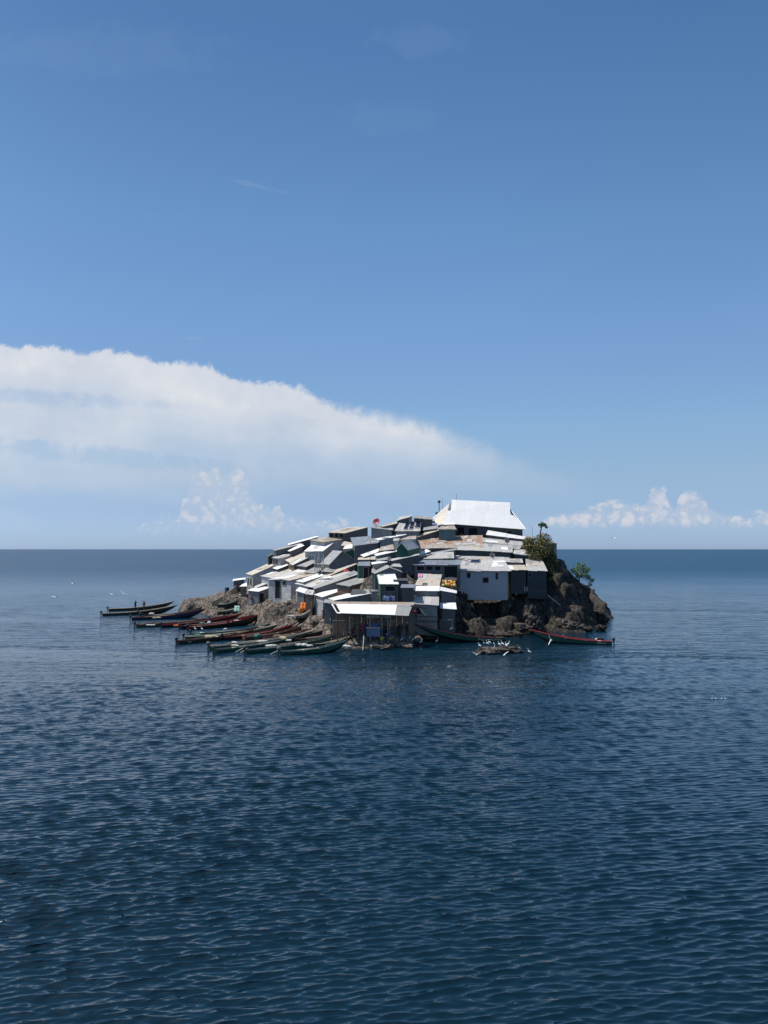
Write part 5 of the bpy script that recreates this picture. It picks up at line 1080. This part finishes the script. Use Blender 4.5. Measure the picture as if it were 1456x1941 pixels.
dish(A(962, 1033.5, 122.5), .42, M_FRAME, 'round grey dish on the flat roofs at the upper right', (.2, -1, .3))
dish(A(934, 1062, 117), .42, M_FRAME, 'round grey dish just behind the plank house roof', (.2, -1, .3))
dish(A(738, 1068, 108.5), .3, M_FRAME, 'small dark dish by the upper gully left of the thin plank roof', (-.2, -1, .3))
def mast(px, y0, y1, Y, r, label, ball=0.0):
    a, b = A(px, y0, Y), A(px, y1, Y); root = empty('mast', a); tag(root, label, 'mast'); q = Build(); q.tube([a, b], r, 6); q.build('pole', M_TIMBER, root, origin=a)
    if ball: w = Build(); w.blob(b, ball, 0, 2); w.build('lamp_head', M_BLACK, root, smooth=True, origin=a)
mast(832.5, 980, 951, 136, .07, 'dark mast with a round lamp head left of the great white hall', .27)
mast(865, 950, 936, 133, .03, 'thin aerial above the ridge of the great white hall'); mast(1009, 1021, 998, 126, .025, 'thin aerial right of the great white hall'); mast(839, 984, 945, 137, .02, 'hair-thin aerial beside the lamp mast')
mast(702, 1080, 1022, 116, .03, 'thin pole among the roofs right of the green gable')
S2 = Build(); c_ = A(832, 976, 136); S2.box(c_, (1.15, 1.0, .8)); [S2.tube([c_ + Vector((a, b, -.3)), c_ + Vector((a, b, -4.8))], .06, 5) for a in (-.45, .45) for b in (-.4, .4)]; tk = empty('water_tank', c_); tag(tk, 'dark square water tank below the lamp mast', 'tank'); S2.build('tank_body', M_TIMBER, tk, origin=c_)
S2 = Build(); S2.box(c_ + Vector((0, 0, .42)), (1.25, 1.15, .08)); S2.build('lid', M_FRAME, tk, origin=c_)
# poles of the raised platform
for k, (px, y0, y1) in enumerate([(597, 1083, 1050), (601, 1086, 1056), (605, 1084, 1048), (609, 1087, 1058), (613, 1084, 1050)]):
    pole(A(px, y0, 121 - k * .2), A(px + (k % 2), y1, 121 - k * .2), .07, 'pale upright pole of the platform in front of the raised white-roofed shack', grp='platform poles')
pole(A(594, 1068, 120), A(616, 1070, 119.6), .06, 'pale cross pole tying the platform poles together')
# railing on the gallery
for k, px in enumerate((846, 853, 860)):
    pole(A(px, 1098, 111.5), A(px, 1083, 111.5), .05, 'upright of the wooden railing left of the plank house', M_FRAME, 'railing_post', grp='railing posts by the plank house')
pole(A(842, 1084, 111.4), A(864, 1084.5, 111.4), .045, 'upper rail of the wooden railing left of the plank house', M_FRAME, 'handrail'); pole(A(842, 1091, 111.4), A(864, 1091.5, 111.4), .045, 'lower rail of the wooden railing left of the plank house', M_FRAME, 'handrail')
# floats in a net
MF = [plain('orange_float', (.75, .33, .06), .5, .1), plain('yellow_float', (.72, .55, .16), .5, .1), plain('dark_float', (.12, .11, .04), .6, .1)]
nt_ = Build(); rs = random.Random(4)
for k in range(20):
    i = k % 10; px = 841 + (i % 5) * 5 + rs.uniform(-1, 1); py = (1103 if i < 5 else 1109) + rs.uniform(-1.5, 1.5); p = A(px, py, 105.2 if i < 5 else 104.6)
    if k >= 10: p = A(px, py + 2.5, 105)
    b = Build(); b.blob(p, rs.uniform(.16, .24), 0, 2); mt_ = MF[0] if rs.random() < .35 else (MF[1] if k < 10 else MF[2])
    tag(b.build('net_float', mt_, None, smooth=True, origin=p), {0: 'orange float in the heap of floats left of the plank house', 1: 'yellow float in the heap of floats left of the plank house', 2: 'dark float in the heap of floats left of the plank house'}[MF.index(mt_)], 'float', 'floats heaped left of the plank house')
# a deck that carries the floats
dk = Build(); a0 = A(853, 1114, 105); dk.box(a0 + Vector((0, 0, -.06)), (2.0, 1.6, .12)); dk.tube([a0 + Vector((-.9, 0, -.1)), a0 + Vector((-.9, 0, -1.8))], .07, 6); dk.tube([a0 + Vector((.9, 0, -.1)), a0 + Vector((.9, 0, -1.8))], .07, 6)
tag(dk.build('plank_deck', M_TIMBER, None, origin=a0), 'small dark deck carrying the orange and yellow floats', 'deck')
# cloths
def cloth(px, py, Y, w, h, col, label, seed=1, name='hanging_cloth', lean=0.0, cat='cloth', grp=None):
    c = A(px, py, Y); rr = random.Random(seed); b = Build(); n, m = 7, 5; ph = rr.uniform(0, 6)
    for i in range(n):
        for j in range(m):
            u, v = i / (n - 1) - .5, j / (m - 1) - .5
            b.v.append(c + Vector((u * w * (1 - .15 * v), lean * v * h + .07 * math.sin(u * 11 + ph) + .03 * math.sin(v * 9), v * h + rr.uniform(-.04, .04))))
    for i in range(n - 1):
        for j in range(m - 1):
            a = i * m + j; b.f.append((a, a + m, a + m + 1, a + 1)); b.u.append([(0, 0)] * 4); b.m.append(0)
    o = b.build(name, plain('cloth_' + name + str(seed), col, .9, .2, 4), None, smooth=True, origin=c); s_ = o.modifiers.new('thickness', 'SOLIDIFY'); s_.thickness = .02
    return tag(o, label, cat, grp)
cloth(575, 1149, 114.6, .85, 1.05, (.80, .20, .02), 'bright orange cloth hanging in front of the ragged plank hut', 1, lean=.5); cloth(571, 1157, 114.2, .5, .6, (.75, .18, .02), 'lower end of the orange cloth drooping over the broken boat', 2)
cloth(656, 1081.5, 112.5, .7, .3, (.45, .03, .05), 'red cloth lying on the cream strip roof', 3, lean=2.0, name='roof_cloth')
cloth(797, 1091, 104.5, .65, .5, (.72, .32, .40), 'pink cloth drying on the old grey roof sheets', 4, lean=1.2, name='roof_cloth')
for k, (px, col, w_) in enumerate([(729, (.45, .6, .8), 'pale blue'), (735, (.7, .72, .78), 'white'), (741, (.25, .2, .5), 'violet'), (746, (.5, .5, .7), 'lilac')]):
    cloth(px, 1134 + (k % 2), 101.2, .38, .6, col, w_ + ' shirt on the washing line below the white-roofed kiosk', 10 + k, name='laundry', cat='laundry', grp='washing below the kiosk')
cloth(449, 1154, 128.5, .9, 1.0, (.35, .55, .45), 'green and white tarpaulin draped like a tent on the shore rocks', 20, name='tarpaulin', lean=.6)
cloth(708, 1169, 95.6, 1.7, .35, (.55, .55, .42), 'pale rolled cloth hanging under the shelter roof, left of the poles', 21); cloth(733, 1169, 95.6, .9, .35, (.45, .5, .42), 'greenish cloth hanging under the shelter roof, right of the poles', 22)
# market table under the shelter
tb = A(708, 1198, 94.6); tt = empty('stall_table', tb); tag(tt, 'square stall table wrapped in light blue cloth under the shelter', 'table')
q = Build(); q.box(tb, (1.65, .9, 1.0)); q.build('table_cloth', plain('blue_grey_cloth', (.17, .20, .29), .8), tt, origin=tb)
q = Build(); q.box(tb + Vector((0, 0, .53)), (1.75, 1.0, .06)); q.build('table_top', M_FRAME, tt, origin=tb)
bundle(709, 1186, 0, (.8, .4, .45), plain('blue_bag', (.06, .08, .2), .6), 'dark blue bags heaped on the stall table', Y=94.7, seed=60, grp=None, cat='bags', name='bag_heap')
for k, (px, py, Y, w, h) in enumerate([(648, 1186, 96.5, 2.2, 1.3), (668, 1185, 96.5, 1.3, 1.5)]):
    c = A(px, py, Y); r_ = empty('drying_rack', c); tag(r_, ('wide' if k == 0 else 'narrow') + ' dark rack of sticks under the left end of the shelter', 'rack')
    for j in range(4): q = Build(); q.tube([c + Vector((-w / 2, 0, -h / 2 + j * h / 3)), c + Vector((w / 2, 0, -h / 2 + j * h / 3))], .035, 5); q.build('shelf_bar', M_FRAME, r_, origin=c)
    for x in (-1, 0, 1): q = Build(); q.tube([c + Vector((x * w / 2, 0, -h / 2 - .5)), c + Vector((x * w / 2, 0, h / 2))], .045, 5); q.build('leg', M_FRAME, r_, origin=c)
cb = A(746, 1196, 96.5); q = Build()
for a, b in (((739, 1178), (739, 1205)), ((739, 1205), (750, 1207)), ((739, 1178), (752, 1177))): q.tube([A(*a, 96.3), A(*b, 96.3)], .05, 5)
tag(q.build('pipe_frame', M_FRAME_L, None, origin=cb), 'bent pale pipe frame in the shade under the right part of the shelter', 'frame')
for k, (px, py, col, w_) in enumerate([(724, 1210, (.4, .42, .08), 'yellow-green'), (741, 1211, (.2, .22, .06), 'olive'), (735, 1204, (.05, .06, .16), 'dark blue')]):
    c = A(px, py, 94.3); r_ = empty('plastic_basin', c); tag(r_, w_ + ' basin on the ground at the edge of the shelter', 'basin')
    b = Build(); b.tube([c + Vector((0, 0, -.18)), c + Vector((0, 0, .15))], [.2, .27], 12); b.build('tub', plain('basin_paint_' + str(k), col, .5), r_, origin=c); b = Build(); b.tube([c + Vector((0, 0, .14)), c + Vector((0, 0, .18))], .3, 12); b.build('rim', plain('basin_rim_' + str(k), tuple(x * 1.3 for x in col), .5), r_, origin=c)
# goal-like frame at the moored boat, blue drum, bags, drums
q = Build(); c = A(845, 1190, 100)
for a, b in (((836, 1193), (836, 1175)), ((836, 1175), (857, 1175)), ((857, 1175), (857, 1189))): q.tube([A(*a, 100.3), A(*b, 100.3)], .035, 5)
tag(q.build('pipe_frame', M_FRAME, None, origin=c), 'thin square frame standing in the shade behind the moored green boat', 'frame')
c = A(430.5, 1122, 139); dr = empty('water_drum', c); tag(dr, 'tall dark blue drum on the rocks at the far left edge of the village', 'drum')
b = Build(); b.tube([c + Vector((0, 0, -.6)), c + Vector((0, 0, .75))], [.4, .4], 14); b.build('drum_body', plain('blue_drum', (.02, .04, .13), .4), dr, origin=c); b = Build(); b.tube([c + Vector((0, 0, .74)), c + Vector((0, 0, .8))], .25, 12); b.build('lid', M_BLACK, dr, origin=c)
for k, (px, py) in enumerate([(549, 1168), (555, 1168), (455, 1128)]):
    bundle(px, py, 0, (.28, .25, .22), M_NETW, ['left one of two white bags on the rocks below the orange cloth', 'right one of two white bags on the rocks below the orange cloth', 'white bag beside the tiny white-roofed shed'][k], Y=[113, 113, 134][k], seed=80 + k, grp=None, cat='bag', name='white_bag')
pole(A(1038, 1128, 115), A(1062, 1147, 115), .06, 'pale pipe running down the cliff right of the slate shacks', M_FRAME_L, 'drain_pipe', 'pipe')
pole(A(994, 1112, 114.8), A(995, 1121, 114.8), .07, 'left one of two short white props below the slate shack', M_FRAME_L, 'white_prop'); pole(A(999, 1112, 114.8), A(999, 1121, 114.8), .07, 'right one of two short white props below the slate shack', M_FRAME_L, 'white_prop')
pole(A(795, 1153, 100), A(807, 1167, 99.9), .07, 'bright broken plank sticking out right of the shelter roof'); pole(A(762, 1151.5, 98), A(812, 1152, 100.1), .05, 'thin dark bar across the front of the stepped shack', M_TIMBER)
for k, (y0, h_) in enumerate([(1168, .16), (1173, .16), (1178, .16), (1183, .16)]):
    c = A(806, y0, 100.1); b = Build(); b.box(c, (3.3 - k * .1, .12, h_)); tag(b.build('deck_plank', M_FRAME if k % 2 else MT['w_slate'], None, origin=c), ['topmost', 'second', 'third', 'lowest'][k] + ' dark plank of the stack below the stepped shack', 'plank', 'dark planks below the stepped shack')

# ================================================================== birds
M_WHITE = plain('white_feathers', (.82, .82, .80), .8, .06); M_GREYF = plain('grey_feathers', (.20, .23, .26), .8, .15); M_BILL = plain('bill_and_legs', (.30, .22, .05), .6)
def egret_mesh(grey=False):
    b = Build(); pr = [((-.24, 0, .20), .012), ((-.16, 0, .25), .05), ((-.03, 0, .33), .095), ((.08, 0, .38), .085), ((.13, 0, .44), .04), ((.10, 0, .53), .027), ((.12, 0, .60), .026), ((.16, 0, .625), .036), ((.20, 0, .615), .02)]
    b.tube([p for p, r in pr], [r for p, r in pr], 8, 0); b.tube([(.20, 0, .615), (.31, 0, .59)], [.013, .004], 5, 1)
    for y in (-.035, .035): b.tube([(-.01, y, .30), (.015, y, .15), (0, y, .0)], [.012, .009, .008], 4, 1); b.tube([(0, y, .005), (.05, y, .005)], .007, 4, 1)
    return mesh_from('egret', b.v, b.f, b.u, True, b.m)
def flyer_mesh(up=.6, span=.5):
    b = Build(); pr = [((-.30, 0, -.01), .01), ((-.18, 0, 0), .045), ((0, 0, .0), .08), ((.14, 0, .02), .055), ((.20, 0, .05), .035), ((.25, 0, .04), .03)]
    b.tube([p for p, r in pr], [r for p, r in pr], 8, 0); b.tube([(.25, 0, .04), (.35, 0, .03)], [.012, .004], 5, 1); b.tube([(-.2, .02, -.01), (-.45, .02, -.02)], .01, 4, 1)
    for s_ in (-1, 1):
        st = [(0.0, .04, .15, -.10), (.22, .04 + .22 * up, .13, -.12), (.42, .05 + .40 * up, .07, -.13), (span * 1.2, .05 + span * 1.1 * up, -.06, -.12)]
        i = len(b.v)
        for (y, z, x0, x1) in st: b.v += [Vector((x0, s_ * y, z)), Vector((x1, s_ * y, z)), Vector((x1, s_ * y, z + .012)), Vector((x0, s_ * y, z + .02))]
        for k in range(3):
            for j in range(4):
                j2 = (j + 1) % 4; a = i + 4 * k; f = (a + j, a + j2, a + 4 + j2, a + 4 + j); b.f.append(f if s_ > 0 else f[::-1]); b.u.append([(0, 0)] * 4); b.m.append(0)
        b.f.append(tuple(i + 12 + j for j in range(4))); b.u.append([(0, 0)] * 4); b.m.append(0)
    return mesh_from('egret_flying', b.v, b.f, b.u, False, b.m)
EW = egret_mesh(); EG = EW.copy(); 
for m in (M_WHITE, M_BILL): EW.materials.append(m)
for m in (M_GREYF, M_BILL): EG.materials.append(m)
DG = bpy.context.evaluated_depsgraph_get()
def drop_on(px, py, Y0, Y1, zdef):
    """first surface met by the sight line near the given depth"""
    bpy.context.view_layer.update(); dg = bpy.context.evaluated_depsgraph_get(); o = Vector((0, 0, CAM_H)); d = ray(px, py); s = o + d * Y0
    h = SC.ray_cast(dg, s, d.normalized(), distance=(Y1 - Y0) * d.length)
    return h[1] if h[0] else onz(px, py, zdef)
def egret(px, py, label, grey=False, rz=0.0, Y=(80, 96), z=.3, sc=1.0, loc=None):
    p = loc or drop_on(px, py, *Y, z); o = bpy.data.objects.new('egret', EG if grey else EW); COL.objects.link(o); o.location = p - Vector((0, 0, .01)); o.rotation_euler = (0, 0, rz); o.scale = (sc,) * 3
    return tag(o, label, 'egret', 'egrets standing at the water')
EL = [(909.7, 1229, 0, 'egret at the left end of the rock islet', 2.6), (918, 1224, 1, 'grey heron second from the left on the rock islet', 2.4), (924.5, 1224.5, 0, 'egret third from the left on the islet, neck stretched', 2.7), (928.5, 1222.5, 0, 'egret at the back of the islet, leaning left', 2.8),
      (936.6, 1225, 1, 'grey heron at the middle of the islet, behind the front egret', 1.8), (937.5, 1233, 0, 'egret at the front edge of the islet, facing the camera', -1.6), (947, 1226.5, 0, 'egret right of the middle of the islet', 2.5), (953, 1225.5, 0, 'egret fifth from the right on the islet', 2.6),
      (959.7, 1228, 0, 'left one of the two close egrets on the right of the islet', 1.9), (963.5, 1226, 0, 'right one of the two close egrets on the right of the islet', .4), (985, 1234, 1, 'grey heron off the right tip of the islet', 2.5)]
for px, py, g, lb, rz in EL: egret(px, py, lb, bool(g), rz, sc=1.02)
egret(1003.6, 1240.5, 'lone egret wading right of the islet', rz=2.7, Y=(80, 84), z=0)
for px, py, lb, rz in [(761.5, 1217, 'egret at the quay edge below the right end of the shelter', .4), (776.6, 1214, 'egret left of the pair on the low rock right of the shelter', 1.2), (782.8, 1217, 'egret right of the pair on the low rock right of the shelter', .5), (798.3, 1221, 'egret near the bow of the moored green boat', .6)]:
    egret(px, py, lb, rz=rz, Y=(85, 101))
egret(828, 1219.5, 'egret wading in front of the moored green boat', rz=.5, Y=(80, 84), z=0); egret(856, 1197.5, 'big white bird perched in the moored green boat', rz=.4, Y=(90, 104), z=.5, sc=1.35)
egret(370, 1196, 'egret on the left by the stern of the nearest red-railed boat', rz=2.8, Y=(100, 118), z=.3, sc=1.0); egret(383, 1196, 'egret on the right by the stern of the nearest red-railed boat', rz=2.6, Y=(100, 118), z=.3)
FM = {}
def fly(px, py, Y, label, rz, up=.6, roll=0.0, sc=1.0, pitch=0.0):
    if up not in FM: FM[up] = flyer_mesh(up); FM[up].materials.append(M_WHITE); FM[up].materials.append(M_BILL)
    o = bpy.data.objects.new('flying_egret', FM[up]); COL.objects.link(o); o.location = A(px, py, Y); o.rotation_euler = (roll, pitch, rz); o.scale = (sc,) * 3; tag(o, label, 'egret', 'egrets in flight')
fly(903.6, 1241, 84, 'flying egret with raised wings just left of the islet', R(80), .55, 0, .75); fly(955, 1242, 83, 'flying egret with wings in a V in front of the islet', R(95), .75, 0, .85)
fly(1045, 1213, 86, 'large flying egret banking in front of the bright green boat', R(92), .5, R(-88), .95)
fly(106, 1132.7, 120, 'egret gliding over the open water, leftmost of the birds', R(85), .25, 0, 1.15); fly(139, 1107, 150, 'most distant white speck of a bird over the left water', R(60), .4, 0, .9)
fly(208.5, 1126, 140, 'egret with drooped wings, left of two above the far boats', R(80), -.3, 0, 1.1); fly(234.5, 1125.5, 140, 'egret with raised wings, right of two above the far boats', R(95), .35, R(15), 1.1); fly(1163, 1021, 170, 'lone white bird low in the sky to the right of the island', R(100), .5, 0, 1.0)

# ================================================================== people
SKIN = plain('dark_skin', (.085, .045, .028), .55, .1); HAIR = plain('black_hair', (.01, .01, .01), .8, .1)
SHIRTS = {}
def colmat(c):
    if c not in SHIRTS: SHIRTS[c] = plain('clothing_%d' % len(SHIRTS), c, .85, .15, 5)
    return SHIRTS[c]
def skinned(name, verts, edges, radii, mat, parent, sub=1):
    me = bpy.data.meshes.new(name); me.from_pydata([tuple(v) for v in verts], edges, []); o = link(name, me, mat, parent)
    md = o.modifiers.new('skin', 'SKIN'); md.use_smooth_shade = True
    for v, r in zip(me.skin_vertices[0].data, radii): v.radius = (r, r)
    me.skin_vertices[0].data[0].use_root = True
    sb = o.modifiers.new('sub', 'SUBSURF'); sb.levels = sub; sb.render_levels = sub; return o
def person(p, rz, label, shirt, trousers, pose='stand', cap=None, H=1.68):
    """p: ground point under the feet (or seat point when sitting)"""
    k = H / 1.68; root = empty('person', p); root.rotation_euler.z = rz; tag(root, label, 'person', None)
    if pose == 'sit': hip = .12; kn = [(.42, -.1, .14), (.42, .1, .14)]; ft = [(.46, -.1, -.28), (.46, .1, -.28)]
    elif pose == 'crouch': hip = .30; kn = [(.30, -.13, .48), (.30, .13, .48)]; ft = [(.12, -.12, .04), (.12, .12, .04)]
    elif pose == 'bend': hip = .88; kn = [(.05, -.11, .47), (.05, .11, .47)]; ft = [(0, -.12, .05), (0, .12, .05)]
    else: hip = .90; kn = [(.03, -.10, .48), (.0, .11, .48)]; ft = [(.0, -.11, .05), (-.03, .13, .05)]
    ln = .55 if pose == 'bend' else (.12 if pose != 'stand' else .02)
    ch = (ln * .7, 0, hip + .42 * (1 - ln * .4)); nk = (ln, 0, hip + .58 * (1 - ln * .45)); hd = (ln + .04, 0, nk[2] + .16)
    if pose == 'look': pass
    arms = {'stand': [(.02, .26, -.28), (.12, .24, -.52)], 'raise': [(.12, .27, -.18), (.24, .12, .10)], 'sit': [(.12, .24, -.25), (.34, .16, -.36)], 'crouch': [(.18, .24, -.22), (.36, .12, -.30)], 'bend': [(.10, .22, -.25), (.16, .18, -.5)]}
    V_ = [(0, 0, hip), (ch[0] * .5, 0, hip + .2), ch, nk, hd, (hd[0] + .01, 0, hd[2] + .09)]; E = [(0, 1), (1, 2), (2, 3), (3, 4), (4, 5)]; Rr = [.13, .12, .14, .06, .095, .07]
    sh = {}
    for s_ in (-1, 1):
        a1, a2 = arms['raise' if pose == 'raise' else (pose if pose in arms else 'stand')]
        i = len(V_); S_ = (ch[0] + .01, s_ * .17, ch[2] + .08); V_ += [S_, (S_[0] + a1[0], s_ * a1[1], S_[2] + a1[2]), (S_[0] + a2[0], s_ * a2[1], S_[2] + a2[2]), (S_[0] + a2[0] + .05, s_ * a2[1], S_[2] + a2[2] - .08)]
        E += [(2, i), (i, i + 1), (i + 1, i + 2), (i + 2, i + 3)]; Rr += [.055, .042, .032, .035]; sh[s_] = (i, i + 1)
        i = len(V_); kq, fq = kn[0 if s_ < 0 else 1], ft[0 if s_ < 0 else 1]; V_ += [(0, s_ * .09, hip - .05), kq, fq, (fq[0] + .15, fq[1], fq[2] - .01)]
        E += [(0, i), (i, i + 1), (i + 1, i + 2), (i + 2, i + 3)]; Rr += [.085, .06, .042, .035]
    V_ = [Vector(v) * k for v in V_]; Rr = [r * k for r in Rr]
    body = skinned('body', V_, E, Rr, SKIN, root)
    # shirt over torso and upper arms; trousers over hips and legs
    iv = [0, 1, 2, 6, 7, 14 - 0, 15 - 0]
    top = [V_[0] + Vector((0, 0, .04)), V_[1], V_[2], V_[2].lerp(V_[3], .5)]; e = [(0, 1), (1, 2), (2, 3)]; r_ = [.150, .145, .160, .095]
    for b0 in (6, 14): i = len(top); top += [V_[b0], V_[b0].lerp(V_[b0 + 1], .75)]; e += [(2, i), (i, i + 1)]; r_ += [.078, .064]
    skinned('shirt', top, e, [x * k for x in r_], colmat(shirt), root)
    lg = [V_[0] - Vector((0, 0, .01))]; e = []; r_ = [.148]
    for b0 in (10, 18): i = len(lg); lg += [V_[b0], V_[b0 + 1], V_[b0 + 1].lerp(V_[b0 + 2], .8)]; e += [(0, i), (i, i + 1), (i + 1, i + 2)]; r_ += [.104, .078, .06]
    skinned('trousers', lg, e, [x * k for x in r_], colmat(trousers), root)
    h = Build(); c = V_[5] + Vector((-.012, 0, .012)); h.blob(c, (.105 * k, .09 * k, .085 * k), 0, 2); h.build('cap' if cap else 'hair', colmat(cap) if cap else HAIR, root, smooth=True)
    f = Build(); fc = V_[4]
    for s_ in (-1, 1): f.blob(fc + Vector((.088 * k, s_ * .033 * k, .035 * k)), .012, 0, 1)
    f.build('eyes', M_WHITE, root); g = Build(); g.tube([fc + Vector((.088, 0, .03)) * k, fc + Vector((.115, 0, -.005)) * k], [.012, .02], 5); g.build('nose', SKIN, root)
    g = Build(); g.box(fc + Vector((.085, 0, -.045)) * k, (.02, .05, .012)); g.build('mouth', colmat((.12, .03, .03)), root)
    for s_ in (-1, 1): g = Build(); g.blob(fc + Vector((0, s_ * .093, .01)) * k, (.02, .012, .03), 0, 1); g.build('ear', SKIN, root)
    return root
NAV = (.02, .03, .08); BLK = (.015, .015, .018); WHT = (.75, .75, .73); MAR = (.22, .04, .06); GRY = (.15, .15, .16); RED = (.45, .03, .03); TEA = (.05, .3, .25); PUR = (.10, .04, .25)
def gp(px, py, Y0, Y1, zd): return drop_on(px, py, Y0, Y1, zd)
person(onz(256.5, 1155.5, .45), R(-60), 'person in dark clothes standing in the far boat with hands raised to the face', BLK, BLK, 'raise')
person(onz(273, 1156, .45), R(-100), 'person in a dark pink shirt standing in the far boat', MAR, GRY, 'stand')
person(onz(263, 1161, .55), R(-120), 'person in dark clothes sitting between the two standing in the far boat', NAV, BLK, 'sit')
person(onz(397, 1177.5, .75), R(-120), 'person in a navy shirt and white cap sitting in a red-railed boat', NAV, NAV, 'sit', WHT)
person(A(450, 1119, 136.5), R(-90), 'person in navy standing left under the low lean-to at the far left end', NAV, NAV, 'stand'); person(A(457, 1121, 136), R(-130), 'person in dark blue stooping right under the low lean-to at the far left end', (.03, .05, .12), NAV, 'bend')
person(A(476, 1147, 130), R(-80), 'person in a red and white dress beside the tall grey shack', (.55, .10, .10), WHT, 'stand', (.6, .2, .2), 1.6)
person(A(614, 1176, 104.5), R(-90), 'person in dark blue standing by the tall white-roofed shack near the shelter', NAV, NAV, 'stand'); person(A(628, 1184, 100.5), R(-60), 'person in a teal shirt crouching left of the shelter', TEA, GRY, 'crouch')
person(A(683, 1207, 95), R(-90), 'person in red with an orange head cloth under the shelter', RED, MAR, 'stand', (.8, .35, .08)); person(A(668, 1209, 95.5), R(-60), 'person in dull red bending down left of the orange head cloth', MAR, BLK, 'bend')
person(A(694, 1205, 96), R(-100), 'person in purple standing behind the stall table', PUR, PUR, 'stand'); person(A(732, 1208, 95), R(-80), 'person in black standing right of the stall table', BLK, BLK, 'stand')
person(A(772, 1207, 95.4), R(-110), 'person in dark clothes and white cap standing at the right end of the shelter', BLK, BLK, 'stand', WHT); person(A(769, 1142, 101.5), R(-90), 'person in a rust red shirt crouching right of the white-roofed kiosk', (.30, .07, .05), BLK, 'crouch')
person(A(788, 1176, 99.5), R(-90), 'person in a red shirt standing in the shade of the stepped shack', RED, NAV, 'stand', None, 1.5)
# floats of a net far out on the water, lower right
for k, px in enumerate((1350, 1357, 1368, 1375)):
    p = onz(px, 1324, 0.03); b = Build(); b.blob(p, (.05, .05, .04), 0, 2); tag(b.build('water_float', M_WHITE, None, smooth=True, origin=p), 'white float of the short net line on the open water at the right', 'float', 'floats of a net line on the water')
